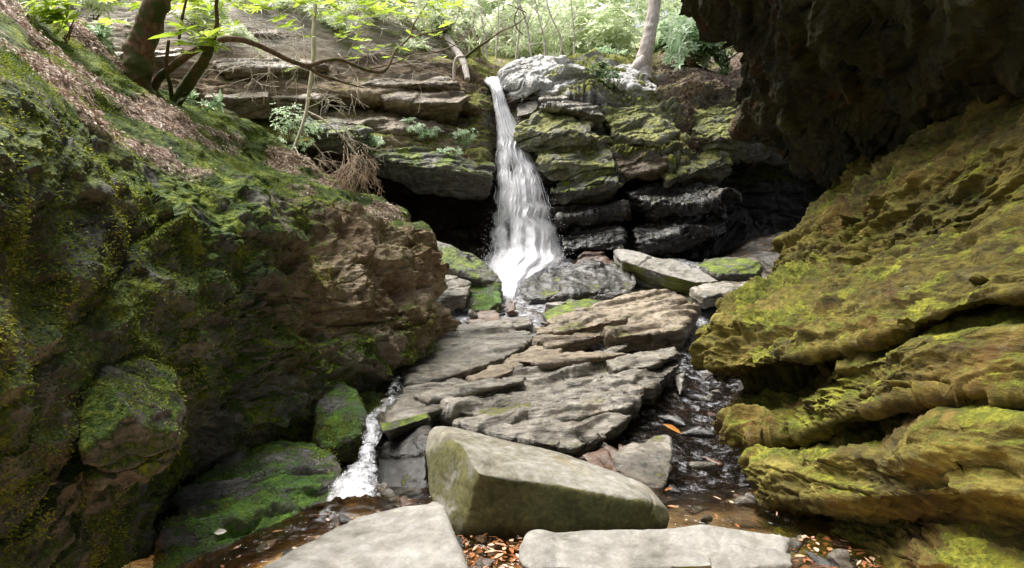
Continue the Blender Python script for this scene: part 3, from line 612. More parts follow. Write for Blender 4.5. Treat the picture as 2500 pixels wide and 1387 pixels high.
# ------------------------------------------------------------------ rocks
def hullrock(name, label, pts, mat, cat='rock', n=(-.15,-.15,1), amp=.05, th=.12, vox=55, seed=None, group=None, lump=1., fine=1., smooth=3, world=False):
    W = np.array([P(*q) for q in pts]) if not world else np.array(pts, float)
    bm = bmesh.new()
    for q in W: bm.verts.new(q)
    r = bmesh.ops.convex_hull(bm, input=bm.verts)
    kill = [g for g in set(r['geom_interior'])|set(r['geom_unused']) if isinstance(g, bmesh.types.BMVert) and g.is_valid]
    if kill: bmesh.ops.delete(bm, geom=kill, context='VERTS')
    me = bpy.data.meshes.new('tmp'); bm.to_mesh(me); bm.free()
    o = bpy.data.objects.new('tmp', me); C.objects.link(o)
    ext = (W.max(0)-W.min(0)).max()
    md = o.modifiers.new('r','REMESH'); md.mode='VOXEL'; md.voxel_size = ext/vox
    sm = o.modifiers.new('s','SMOOTH'); sm.iterations = smooth; sm.factor=.5
    dg = bpy.context.evaluated_depsgraph_get(); e = o.evaluated_get(dg); m2 = bpy.data.meshes.new_from_object(e)
    bpy.data.objects.remove(o); bpy.data.meshes.remove(me)
    k = len(m2.vertices); co = np.empty(k*3,np.float32); m2.vertices.foreach_get('co',co); co=co.reshape(-1,3).astype(float)
    nr = np.empty(k*3,np.float32); m2.vertex_normals.foreach_get('vector',nr); nr=nr.reshape(-1,3).astype(float)
    seed = seed if seed is not None else (abs(hash(label))%97 if False else sum(map(ord,label))%97)
    s = 1/max(ext,.3)
    nn = np.array(n,float); nn/=np.linalg.norm(nn)
    q = co*1.4*min(s*1.2,2.2)
    d = amp*lump*fbm(q+seed,3)*1.2
    d += amp*1.5*(layers(co, nn, th, .5, 1.2, seed)-.5)
    d += amp*.45*fine*(layers(co, nn, th*.35, .9, 2., seed+3, .2)-.5)
    d += amp*.3*fine*fbm(co*5+seed,3,ridge=True)
    co = co+nr*d[:,None]
    m2.vertices.foreach_set('co', co.astype(np.float32).ravel()); m2.polygons.foreach_set('use_smooth', np.ones(len(m2.polygons),bool)); m2.update()
    m2.name = name
    c = co.mean(0); c[2] = co[:,2].min()
    ob = link(name, m2, mat, loc=c); tag(ob, label, cat, group); return ob
def slab(name, label, top, mat, th=.15, lift=0., inset=.1, dk=0., back=.15, **k):
    if k.get('group')==GC: k['amp'] = k.get('amp',.05)*1.35; dk -= .25
    if k.get('group')==GR: lift += .1; th += .1; k['amp'] = k.get('amp',.05)*1.5; k['fine']=.95; k['lump']=.7; k['lay']=.19; back = .35
    """top: outline of the upper face (px,py[,D]); D from the slope of the cascade when missing"""
    T = [P(q[0], q[1], (q[2] if len(q)>2 else Dg(q[1]))+dk) for q in top]
    T = np.array(T); T[:,2] += lift; c = T.mean(0)
    B = c+(T-c)*(1-inset); B[:,2] = T[:,2]-th; B[:,1] += back
    return hullrock(name, label, list(T)+list(B), mat, world=True, th=k.pop('lay', max(th*.55,.05)), **k)
GR = 'stone slabs stepping up the stream'
GB = 'boulders by the pool'
GF = 'rocks round the foot of the waterfall'
GC = 'rocks on the cliff beside the waterfall'
hullrock('boulder','largest grey boulder across the stream, green streaks down its front',
 [(1042,1050,4.05),(1060,1032,4.05),(1110,1034,4.1),(1300,1104,4.0),(1500,1150,3.9),(1590,1190,3.8),(1635,1240,3.65),(1120,1075,3.6),(1165,1155,3.36),(1400,1192,3.36),(1560,1222,3.42),
  (1034,1110,3.9),(1045,1200,3.75),(1078,1290,3.55),(1120,1325,3.42),(1300,1335,3.4),(1500,1325,3.42),(1630,1300,3.5),(1640,1270,3.6),(1100,1200,4.4),(1500,1230,4.3)], M['boulder'], 'boulder',
  amp=.022, th=.5, vox=110, fine=.6, smooth=14, group=GB, lump=1.8)
hullrock('boulder','pale flat-topped boulder at the bottom edge, left of the orange puddle',
 [(1060,1224,3.42),(1084,1236,3.38),(980,1232,3.42),(870,1258,3.3),(740,1325,3.0),(620,1392,2.75),(480,1500,2.4),(1110,1320,2.95),(1135,1392,2.7),(1180,1500,2.4),
  (1090,1320,3.4),(870,1330,3.4),(620,1450,2.8),(1180,1600,2.4),(480,1600,2.4),(1130,1450,2.75)], M['pale'], 'boulder', amp=.02, th=.6, vox=110, fine=.5, smooth=5, group=GB, n=(.3,-.6,1))
hullrock('boulder','long low pale boulder lying along the bottom edge, right of the middle',
 [(1268,1335,3.05),(1300,1305,3.1),(1450,1294,3.12),(1600,1286,3.14),(1720,1280,3.15),(1860,1298,3.1),(1935,1308,3.05),(1942,1345,2.95),(1265,1370,2.9),(1290,1392,2.75),(1600,1385,2.75),(1900,1375,2.8),
  (1290,1420,2.85),(1600,1430,2.8),(1920,1420,2.85),(1300,1350,3.4),(1900,1350,3.4)], M['pale'], 'boulder', amp=.035, th=.16, vox=110, smooth=4, group=GB, fine=.6)
hullrock('rock','small pale stone leaning on the right end of the long low boulder',
 [(1730,1355,2.75),(1775,1336,2.78),(1850,1342,2.78),(1932,1352,2.76),(1936,1380,2.66),(1740,1392,2.62),(1920,1410,2.62),(1750,1410,2.7),(1900,1400,2.85)], M['pale'], amp=.022, th=.1, vox=60, group=GB, fine=.7)
slab('flat_rock','broad pale slab with a sunlit smooth top beside the upper chute',[(985,905),(1012,868),(1100,834),(1200,820),(1300,826),(1305,850),(1260,885),(1170,925),(1080,955),(1000,975),(975,940)],M['slab'],th=.32,lift=.03,amp=.05,vox=110,group=GR,n=(-.45,.8,.75))
slab('flat_rock','long tan slab forming the highest step of the cascade',[(1300,832),(1420,790),(1560,752),(1650,752),(1665,775),(1600,800),(1500,822),(1380,852),(1310,860)],M['slabtan'],th=.34,lift=.12,amp=.07,vox=110,group=GR,n=(-.45,.8,.75))
slab('flat_rock','jagged tan slab at the right end of the second step',[(1480,852),(1560,815),(1660,785),(1698,780),(1700,800),(1665,850),(1600,862),(1500,870)],M['slabtan'],th=.4,lift=.14,amp=.07,vox=90,group=GR,n=(-.45,.8,.75))
slab('flat_rock','narrow tan slab wedged between the broad pale slab and the jagged tan one',[(1310,862),(1400,838),(1490,818),(1500,835),(1430,858),(1340,880)],M['slabtan'],th=.22,lift=.05,amp=.05,vox=80,group=GR,n=(-.45,.8,.75))
slab('flat_rock','tan tongue of rock with a rounded tip right of the broad pale slab',[(1190,925),(1250,888),(1310,868),(1372,878),(1365,892),(1290,912),(1210,945)],M['slabtan'],th=.2,lift=.02,amp=.04,vox=80,group=GR,n=(-.45,.8,.75))
slab('flat_rock','thin sliver of stone in the dark hollow under the second step',[(1455,892),(1500,868),(1532,860),(1534,868),(1490,892),(1440,912)],M['slab'],th=.1,lift=.02,amp=.03,vox=60,group=GR,n=(-.45,.8,.75))
slab('flat_rock','biggest ribbed slab in the middle of the stream',[(1180,985),(1230,935),(1300,912),(1420,908),(1560,905),(1650,893),(1665,912),(1600,975),(1540,1025),(1420,1055),(1300,1075),(1180,1052),(1090,1035)],M['slab'],th=.34,lift=.03,amp=.075,vox=150,group=GR,n=(-.45,.8,.75))
slab('flat_rock','long rounded slab jutting left over the white chute',[(908,1062),(935,1018),(1000,985),(1090,962),(1200,955),(1250,972),(1200,1000),(1100,1030),(990,1070),(925,1085)],M['slab'],th=.22,lift=.05,amp=.045,vox=110,group=GR,n=(-.45,.8,.75))
slab('flat_rock','small wedge of stone lying on the back of the ribbed slab',[(1140,962),(1195,934),(1248,928),(1255,940),(1215,958),(1160,972)],M['slabtan'],th=.12,lift=.06,amp=.03,vox=60,group=GR,n=(-.45,.8,.75))
slab('flat_rock','second ribbed ledge peeping out behind the largest boulder',[(1100,1040),(1250,1050),(1420,1062),(1540,1035),(1480,1085),(1400,1120),(1250,1095),(1120,1060)],M['slab'],th=.25,lift=-.02,amp=.06,vox=100,group=GR,n=(-.45,.8,.75))
hullrock('rock','black dripping block between the white chute and the largest boulder',
 [(940,1080,5.0),(1000,1055,5.0),(1040,1048,4.9),(920,1110,4.7),(1042,1085,4.55),(918,1190,4.4),(930,1215,4.25),(1040,1195,4.2),(1060,1100,4.9),(1060,1190,4.9),(940,1200,5.0)],M['wetrock'],amp=.04,th=.14,vox=70,group=GR)
slab('flat_rock','grey slab shelf on top of the black dripping block',[(925,1085),(990,1068),(1045,1050),(1050,1068),(1000,1085),(935,1108)],M['mossrock'],th=.1,lift=.06,amp=.03,vox=60,group=GR,dk=-.3)
hullrock('rock','triangular light grey rock right of the largest boulder, below the orange leaf',
 [(1500,1115,4.75),(1560,1068,4.95),(1600,1062,5.0),(1635,1066,4.95),(1640,1110,4.7),(1634,1160,4.45),(1615,1190,4.3),(1540,1168,4.4),(1500,1140,4.5),(1620,1215,4.35),(1530,1200,4.4),(1620,1150,5.0),(1520,1150,4.9)],M['slab'],amp=.035,th=.14,vox=70,group=GR,n=(-.3,-.8,.6))
hullrock('rock','knobby wet stone under the dripping left side of the triangular grey rock',
 [(1420,1110,4.7),(1470,1095,4.8),(1520,1110,4.75),(1530,1150,4.45),(1440,1140,4.5),(1450,1170,4.5),(1520,1170,4.5),(1480,1140,4.9)],M['wetbrown'],amp=.04,th=.1,vox=50,group=GR)
# thin overlapping flags between the big slabs
def flag(label, pts, mat, **k): slab('flat_rock', label, pts, mat, th=.16, vox=70, group=GR, n=(-.45,.8,.75), amp=.035, **k)
flag('slim grey flag lapping over the left half of the ribbed slab',[(1010,1020),(1100,985),(1200,965),(1290,962),(1280,978),(1180,1000),(1060,1035)],M['slab'],lift=.1)
flag('slim brown flag along the back of the ribbed slab, nearest the tan tongue',[(1260,925),(1360,902),(1470,898),(1540,905),(1450,920),(1330,935)],M['slabtan'],lift=.1)
flag('crooked dark-edged flag on the right shoulder of the ribbed slab',[(1480,930),(1560,905),(1648,895),(1655,912),(1590,945),(1500,955)],M['slab'],lift=.12)
flag('wet flag in the shallows above the broad pale slab',[(1100,812),(1180,795),(1290,792),(1300,806),(1220,822),(1130,828)],M['slab'],lift=-.02)
flag('wet brown flag in the shallows above the long tan slab',[(1330,800),(1400,778),(1480,768),(1490,780),(1420,800),(1350,815)],M['slabtan'],lift=.02)
# round the foot of the falls
slab('flat_rock','long pale tilted slab lying right of the waterfall foot',[(1503,614,11.3),(1560,614,11.3),(1640,632,11.0),(1700,655,10.6),(1757,686,10.0),(1700,690,10.0),(1600,664,10.4),(1520,636,10.8)],M['pale'],th=.3,amp=.06,vox=90,group=GF,n=(.3,-.4,1),back=.4)
hullrock('rock','yellow-green mossy rock behind the right end of the tilted pale slab',
 [(1695,645,10.6),(1720,628,10.9),(1800,628,10.9),(1858,645,10.6),(1850,668,10.2),(1760,672,10.0),(1760,700,10.3),(1860,700,10.6),(1790,660,11.5)],M['mossrock'],amp=.06,th=.12,vox=60,group=GF)
dome_ = hullrock('rock','dark wet dome with water sliding over it, just right of the waterfall foot',
 [(1262,722,10.3),(1290,690,10.8),(1350,668,11.2),(1440,652,11.5),(1545,655,11.3),(1560,700,10.5),(1540,732,10.1),(1400,738,10.0),(1300,748,9.9),(1280,770,10),(1540,770,10.1),(1400,700,12)],M['wetrock'],amp=.09,th=.22,vox=100,group=GF,n=(-.3,-.3,1))
dome_.location.z += .13
hullrock('rock','brown and green hump of wet rock above the dark wet dome',
 [(1392,640,11.9),(1425,614,12.1),(1470,612,12.1),(1500,635,11.9),(1490,655,11.6),(1400,660,11.6),(1450,650,12.6)],M['wetbrown'],amp=.05,th=.15,vox=50,group=GF)
slab('flat_rock','mossy slab with a pale upper edge left of the waterfall foot',[(1028,588,10.4),(1060,584,10.5),(1120,600,10.5),(1180,635,10.4),(1225,690,10.2),(1215,712,9.9),(1140,668,9.9),(1050,636,9.9)],M['mossrock'],th=.28,amp=.06,vox=90,group=GF,n=(.3,-.3,1),back=.3)
hullrock('rock','dark mossy rock below the mossy slab, touching the white water',
 [(1110,690,9.9),(1160,680,10.1),(1215,690,10.0),(1228,745,9.5),(1220,765,9.4),(1120,760,9.3),(1090,730,9.5),(1150,720,10.8)],M['left'] if False else M['mossdeep'],amp=.07,th=.2,vox=70,group=GF)
hullrock('rock','low pale wet ledge against the mossy corner of the left rock slope',
 [(1048,660,9.6),(1100,668,9.7),(1150,690,9.7),(1140,725,9.3),(1090,720,9.2),(1050,700,9.3),(1070,760,9.2),(1130,760,9.3),(1090,700,10.4)],M['slab'],amp=.05,th=.16,vox=60,group=GF)
hullrock('rock','reddish brown stone in the shallows left of the small orange pebble',
 [(1130,785,8.8),(1165,760,9.2),(1200,752,9.3),(1222,764,9.1),(1225,782,8.8),(1150,800,8.6),(1220,800,8.7),(1180,780,9.6)],M['wetbrown'],amp=.04,th=.12,vox=50,group=GF)
hullrock('pebble','small orange pebble where the waterfall foot meets the slabs',
 [(1234,752,9.6),(1242,733,9.8),(1258,740,9.75),(1262,756,9.6),(1250,762,9.5),(1238,765,9.6),(1248,750,10)],M['wetbrown'],'pebble',amp=.015,th=.05,vox=30,group=GF)
slab('flat_rock','low yellowish slab in front of the dark wet dome',[(1325,775),(1390,745),(1440,736),(1492,750),(1470,768),(1400,790),(1345,800)],M['mossrock'],th=.2,lift=.06,amp=.05,vox=80,group=GF,n=(-.2,-.3,1))
slab('flat_rock','dark wet slab below the thin trickle right of the dome',[(1440,798),(1500,770),(1560,752),(1620,740),(1600,765),(1520,790),(1460,812)],M['wetrock'],th=.2,lift=.04,amp=.06,vox=80,group=GF,n=(-.2,-.3,1))
slab('flat_rock','flat wet ledge at the top of the right-hand channel',[(1620,728),(1700,700),(1790,690),(1830,700),(1780,735),(1700,752),(1640,755)],M['wetrock'],th=.25,lift=.04,amp=.07,vox=80,group=GF,n=(-.2,-.3,1))
slab('flat_rock','flat grey stone at the water edge below the mossy rock',[(1690,712,9.6),(1740,698,9.8),(1850,680,9.8),(1890,690,9.4),(1800,712,9.1),(1720,728,9.0)],M['slab'],th=.15,amp=.05,vox=60,group=GF)
# on the cliff beside the falls
GL = 'rock ledges on the cliff left of the waterfall'
slab('rock_ledge','square-cut brown ledge roofing the long black slot behind the mossy stems',[(500,215,12.6),(580,205,12.9),(655,210,12.9),(655,235,12.0),(580,240,11.9),(500,238,11.9)],M['slabtan'],th=.32,amp=.05,vox=80,group=GL,lay=.3,inset=.1,back=.3)
slab('rock_ledge','darker block set back right of the square-cut ledge',[(650,208,13.1),(740,208,13.1),(790,225,12.9),(780,240,12.4),(650,236,12.4)],M['slabtan'],th=.42,amp=.07,vox=80,group=GL,lay=.25)
slab('rock_ledge','thick pale ledge arching over a black lens-shaped hollow left of the falls',[(830,185,14.2),(960,172,14.4),(1090,188,14.0),(1120,205,13.3),(1050,205,13.0),(950,202,13.0),(850,210,12.9)],M['slabtan'],th=.3,amp=.1,vox=100,group=GL,lay=.2,back=.7,inset=.2)
slab('rock_ledge','smooth grey-brown ledge between the two black hollows left of the falls',[(900,225,13.6),(1000,228,13.8),(1100,222,13.6),(1148,232,13.2),(1120,250,12.8),(1020,252,12.7),(940,240,12.8)],M['slabtan'],th=.32,amp=.09,vox=100,group=GL,lay=.25,back=.7,inset=.2)
slab('rock_ledge','rust-coloured sloping ledge above the small pale plants',[(760,262,13.2),(870,262,13.4),(1000,290,13.2),(1080,315,12.9),(960,318,12.5),(850,300,12.4),(770,285,12.4)],M['slabtan'],th=.4,amp=.12,vox=110,group=GL,lay=.15,back=.4)
slab('rock_ledge','long mossy ledge sloping down to the waterfall over the big black hollow',[(800,330,12.8),(930,335,13.0),(1080,362,13.0),(1205,400,12.9),(1208,432,12.3),(1120,418,11.9),(1000,405,11.8),(880,372,11.9),(800,350,12.0)],M['mossrock'],th=.3,amp=.13,vox=150,group=GL,lay=.18,back=.9,inset=.15,n=(-.2,.3,1))
for a_,b_,c_ in [('low tan ledge high on the cliff, behind the thick leaning trunk',[(250,120,12.2),(340,105,12.6),(450,110,12.8),(440,135,12.2),(340,140,11.9),(260,140,11.8)],.35),
 ('long pale ledge under the fork of the bare branch',[(520,150,12.8),(640,138,13.2),(760,140,13.4),(800,158,13.0),(680,168,12.5),(540,170,12.3)],.3),
 ('stepped tan ledge left of the pale fallen log',[(850,120,14.6),(950,108,15.0),(1060,112,15.0),(1090,135,14.4),(980,150,13.9),(870,148,13.8)],.45),
 ('uppermost tan ledge under the overhanging leaves',[(560,60,13.8),(680,45,14.3),(800,50,14.5),(830,75,13.9),(700,88,13.4),(580,85,13.2)],.4)]:
    slab('rock_ledge',a_,b_,M['slabtan'],th=c_,amp=.1,vox=90,group=GL,lay=.17,back=.5)
slab('rock_ledge','short mossy ledge behind the broom of dead twigs',[(745,290,12.0),(840,300,12.1),(905,320,12.0),(880,335,11.5),(800,325,11.3),(740,305,11.3)],M['mossrock'],th=.25,amp=.09,vox=80,group=GL,lay=.15,back=.5)
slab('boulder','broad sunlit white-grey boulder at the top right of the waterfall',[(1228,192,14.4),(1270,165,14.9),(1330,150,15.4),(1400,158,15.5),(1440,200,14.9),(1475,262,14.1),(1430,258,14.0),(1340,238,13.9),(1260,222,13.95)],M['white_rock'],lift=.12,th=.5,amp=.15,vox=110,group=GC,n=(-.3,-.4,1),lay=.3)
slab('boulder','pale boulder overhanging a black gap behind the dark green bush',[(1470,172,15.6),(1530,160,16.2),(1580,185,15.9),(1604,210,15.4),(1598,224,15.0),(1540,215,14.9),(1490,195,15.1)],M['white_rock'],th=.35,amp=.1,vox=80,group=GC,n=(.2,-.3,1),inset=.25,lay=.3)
hullrock('rock','tall mossy stone post on the left lip of the waterfall',
 [(1128,150,14.9),(1158,150,14.8),(1185,200,14.2),(1192,290,13.6),(1180,330,13.4),(1152,300,13.5),(1135,220,14.2),(1150,330,14.3),(1190,330,14.3)],M['mossrock'],amp=.1,th=.35,vox=80,group=GC)
hullrock('rock','round-ended mossy rock at the very lip of the waterfall',
 [(1222,190,14.2),(1240,180,14.4),(1300,190,14.4),(1330,215,14.1),(1290,228,13.8),(1228,212,13.9),(1240,235,13.9),(1310,240,14)],M['mossrock'],amp=.06,th=.2,vox=60,group=GC)
hullrock('rock','angular smooth grey block just right of the upper waterfall',
 [(1262,262,13.6),(1290,235,13.8),(1312,222,13.9),(1314,262,13.4),(1300,275,13.3),(1262,285,13.4),(1290,290,13.6),(1270,240,14)],M['slab'],amp=.04,th=.4,vox=50,group=GC,smooth=1,fine=.5)
slab('rock','shelf of pale rock roofing a black hollow below the sunlit boulder',[(1320,232,13.9),(1400,245,13.9),(1460,262,13.8),(1480,285,13.4),(1440,275,13.3),(1370,262,13.3),(1320,255,13.3)],M['slab'],th=.2,amp=.07,vox=80,group=GC,inset=.25,back=.5)
slab('rock','vivid green mossy lobe beside the middle of the waterfall',[(1262,312,13.2),(1310,280,13.5),(1380,270,13.7),(1440,300,13.5),(1470,335,13.0),(1400,325,12.9),(1320,322,12.95)],M['lichenrock'],th=.4,amp=.12,vox=90,group=GC,n=(-.3,-.3,1),lay=.25)
slab('rock','grey-topped ledge with moss patches right of the widening waterfall',[(1300,362,13.1),(1380,325,13.5),(1475,330,13.5),(1500,360,13.2),(1505,410,12.8),(1420,400,12.7),(1330,392,12.8)],M['lichenrock'],th=.35,amp=.12,vox=90,group=GC,n=(-.3,-.3,1),lay=.25)
slab('rock','moss-edged wet ledge over the black hollow right of the lower waterfall',[(1335,465,12.8),(1400,418,13.1),(1490,405,13.2),(1525,450,12.8),(1460,440,12.6),(1380,470,12.5)],M['mossrock'],th=.3,amp=.1,vox=90,group=GC,n=(-.35,-.3,1),lay=.2,back=.5,inset=.2)
hullrock('rock','dark block with a wet pale crest at the right foot of the waterfall',
 [(1365,575,12.4),(1420,540,12.7),(1500,530,12.8),(1520,560,12.5),(1525,610,12.2),(1380,610,12.1),(1450,600,13.5)],M['wetrock'],amp=.12,th=.25,vox=80,group=GC)
hullrock('rock','square-shouldered brown rock with a mossy right half',
 [(1495,345,13.4),(1540,335,13.7),(1610,352,13.6),(1632,400,13.3),(1600,415,13.1),(1530,430,12.9),(1500,400,13.0),(1560,440,13.4),(1620,440,13.6),(1560,380,14.5)],M['cliff'] if False else M['slabtan'],amp=.1,th=.3,vox=80,group=GC)
slab('rock','mossy ledge running right toward the cave mouth',[(1610,405,13.9),(1680,380,14.2),(1760,372,14.3),(1790,395,14.0),(1700,415,13.5),(1630,440,13.4)],M['lichenrock'],th=.3,amp=.12,vox=80,group=GC,lay=.2,back=.5)
slab('rock','low wet ledge with thin moss streaks at the back of the cave',[(1540,560,12.9),(1600,525,13.3),(1700,520,13.6),(1780,535,13.6),(1740,565,13.0),(1640,575,12.7),(1560,590,12.6)],M['wetrock'],th=.35,amp=.12,vox=90,group=GC,lay=.2)
slab('rock','pale green lichen-covered slope of rock between the brush-topped boulder and the leafy path',[(1470,270,14.2),(1540,240,14.9),(1620,262,14.8),(1660,320,14.0),(1600,345,13.5),(1500,330,13.4)],M['lichenrock'],th=.5,amp=.13,vox=100,group=GC,lay=.22,back=.5)
slab('rock','stepped mossy ledge right of the leafy path, under the overhang tip',[(1690,270,15.0),(1760,255,15.2),(1815,280,14.8),(1830,330,14.2),(1750,340,13.9),(1690,315,14.2)],M['lichenrock'],th=.5,amp=.13,vox=90,group=GC,lay=.2,back=.5)
slab('rock','wet black ledge with a pale glossy edge below the square-shouldered rock',[(1520,470,13.2),(1600,450,13.7),(1720,455,13.8),(1800,480,13.7),(1720,500,13.1),(1600,500,12.9)],M['wetrock'],th=.45,amp=.13,vox=100,group=GC,lay=.16,back=.6,inset=.2)
slab('rock','narrow wet shelf between the lower waterfall and the black ledge',[(1345,520,12.9),(1420,495,13.1),(1510,490,13.2),(1535,515,12.9),(1450,520,12.7),(1370,535,12.6)],M['wetrock'],th=.3,amp=.1,vox=80,group=GC,lay=.14,back=.6,inset=.2)
# green rocks under the left slope
hullrock('boulder','low bright green moss-covered rock at the water edge, lower left',
 [(390,1330,3.3),(420,1270,3.6),(520,1170,4.2),(650,1110,4.6),(740,1080,4.8),(790,1095,4.6),(822,1150,4.3),(815,1215,3.95),(700,1262,3.65),(560,1320,3.3),(420,1387,2.95),(380,1400,3.0),(600,1250,4.6),(420,1300,4.2),(800,1230,4.3),(450,1420,3.2),(780,1260,3.9)],M['mossdeep'],'boulder',amp=.13,th=.2,vox=150,n=(-.3,.3,1),group='mossy boulders under the left slope')
hullrock('boulder','upright mossy buttress beside the white chute',
 [(780,960,5.3),(830,930,5.5),(870,960,5.4),(882,1020,5.1),(860,1080,4.8),(790,1090,4.8),(770,1040,5.0),(850,1130,4.9),(780,1120,5.2),(850,1000,6.0),(800,1000,6)],M['mossdeep'],'boulder',amp=.07,th=.25,vox=90,group='mossy boulders under the left slope')
hullrock('boulder','big rounded boulder bulging from the lower left wall, grey on its underside',
 [(215, 1010, 2.48), (260, 900, 2.68), (340, 880, 2.88), (410, 920, 2.98), (445, 1000, 2.93), (425, 1090, 2.78), (370, 1150, 2.63), (300, 1200, 2.48), (240, 1180, 2.33), (210, 1100, 2.28), (300, 1020, 2.38), (400, 1060, 3.38), (300, 1000, 3.38)],M['left'],'boulder',amp=.1,th=.3,vox=150,group='mossy boulders under the left slope',n=(.4,0,.9),smooth=4)
hullrock('rock','mossy rock in the dark cave above the slanting right wall',
 [(2000,470,8.9),(2040,435,9.1),(2085,430,9.1),(2090,455,8.8),(2060,490,8.5),(2020,520,8.3),(1995,500,8.6),(2050,520,9.3),(2080,480,9.6)],M['right'],amp=.06,th=.2,vox=60)
cob = []
for k in range(6):
    a_ = [np.array([random.gauss(0,.06),random.gauss(0,.05),random.gauss(0,.028)]) for q in range(9)]
    o_ = hullrock('cobble','small wet stone in the shallow stream', a_, (M['wetbrown'],M['wetrock'],M['slab'])[k%3], 'stone', amp=.012, th=.05, vox=22, world=True, seed=k*5, group='small stones in the shallows'); cob.append(o_)
zones = [(1150,1110,1270,1300,1390,10),(1,1640,1840,1120,1270,8),(1,1600,1800,880,1110,12),(1,1300,1560,1075,1150,12),(1,500,1000,1240,1387,12),(1,1100,1500,745,820,20),(1,1940,2120,1310,1390,8),(1,880,1000,1190,1230,5)]
kk = 0
for _,xa,xb,ya,yb,n_ in zones:
    for q in range(n_):
        x,y = random.uniform(xa,xb), random.uniform(ya,yb); D = Dg(y) if y<1240 else 1.4*F/(y-693.5); c = P(x,y,D)
        o_ = cob[kk%6] if kk<6 else cob[kk%6].copy()
        if kk>=6: C.objects.link(o_)
        o_.location = c+np.array([0,0,-.06+random.uniform(-.02,.03)]); f_ = random.uniform(.5,1.3)*(1+.12*max(0,D-4)); o_.scale = (f_,f_,f_); o_.rotation_euler=(random.gauss(0,.2),random.gauss(0,.2),random.random()*6); kk += 1
for o_ in list(C.objects):
    if o_.type=='MESH' and o_.data.materials and o_.data.materials[0] in (M['left'],M['right']) and 'moss' not in o_.data.attributes:
        for an in ('moss','wet','leaf'): o_.data.attributes.new(an,'FLOAT','POINT')

# ------------------------------------------------------------------ vegetation
def whorl_arrays(c, ax, n, L, W, spread=.9):
    ax = np.array(ax,float); ax/=np.linalg.norm(ax); t = np.cross(ax,[.3,.5,.8]); t/=np.linalg.norm(t); s=np.cross(ax,t)
    a = np.arange(n)*2*math.pi/n+random.random()*6
    el = rng.uniform(.1,.6,n)*spread
    d = (t[None]*np.cos(a)[:,None]+s[None]*np.sin(a)[:,None])*np.cos(el)[:,None]+ax[None]*np.sin(el)[:,None]
    return np.repeat(np.array(c)[None],n,0), d, np.repeat(ax[None],n,0)+.3*rng.normal(size=(n,3)), L*rng.uniform(.7,1.1,n), W*rng.uniform(.8,1.1,n)
class LeafAcc:
    def __init__(s): s.a=[[],[],[],[],[],[]]
    def whorl(s,c,ax,n=8,L=.14,W=.04,rnd=None,**k):
        r = whorl_arrays(c,ax,n,L,W,**k)
        for i in range(5): s.a[i].append(r[i])
        s.a[5].append(np.clip((rnd if rnd is not None else random.random())+rng.normal(size=n)*.12,0,1))
    def single(s,c,d,nr,L,W,rnd):
        for i,v in enumerate((np.array(c)[None],np.array(d)[None],np.array(nr)[None],np.array([L]),np.array([W]),np.array([rnd]))): s.a[i].append(v)
    def mesh(s,name,**k):
        a=[np.concatenate(x) for x in s.a]; return leaves_mesh(name,a[0],a[1],a[2],a[3],a[4],rnd=a[5],**k)
def W3(pts): return [P(*q) for q in pts]
# big leaning trunk
base = P(330,200,6.7)
t = empty('tree', base, 'thick dark leaning tree trunk on the left slope', 'tree')
A = Acc(); A.tube(W3([(322,225,6.7),(332,180,6.65),(345,110,6.6),(370,40,6.5),(400,-40,6.4),(440,-200,6.3),(470,-500,6.2)]), [.19,.155,.14,.13,.125,.11,.07], sides=20, rough=.16, sub=16)
link('trunk', A.mesh('trunk'), M['bark'], t, base)
A = Acc(); A.tube(W3([(385,0,6.5),(450,-80,6.7),(560,-180,7)]),[.05,.03,.015]); A.tube(W3([(440,-200,6.3),(380,-350,6.0),(250,-480,5.8)]),[.06,.04,.015])
link('limb', A.mesh('limb'), M['bark'], t, base)
Lf = LeafAcc()
for k in range(90):
    c = P(random.gauss(420,150),random.gauss(-620,110),random.gauss(6.4,.7)); Lf.whorl(c,(rng.normal()*.4,rng.normal()*.4,1),7,.15,.05)
link('crown', Lf.mesh('crown'), M['leafbright'], t, base)
# rhododendron with long branch
base = P(420,252,7.0)
t = empty('rhododendron', base, 'rhododendron with crooked mossy stems and a long bare branch reaching toward the waterfall', 'shrub')
stems = [([(425,262,7.0),(445,225,6.9),(480,175,6.7),(505,135,6.5),(518,105,6.4)],[.07,.065,.06,.05,.035]),
         ([(372,228,6.9),(390,190,6.8),(430,155,6.6),(480,122,6.45),(518,105,6.4)],[.05,.045,.04,.035,.035]),
         ([(420,255,7.0),(416,210,6.8),(405,170,6.6),(408,130,6.4),(412,100,6.2)],[.025,.022,.02,.018,.014]),
         ([(518,105,6.4),(530,60,6.3),(528,10,6.2),(540,-60,6.1)],[.03,.022,.018,.012]),
         ([(436,110,6.4),(442,60,6.3),(450,20,6.2),(470,-60,6.1)],[.015,.015,.012,.01])]
for pts, r in stems:
    A = Acc(); A.tube(W3(pts), r, sides=12, rough=.15, sub=10); link('stem', A.mesh('stem'), M['bark'], t, base)
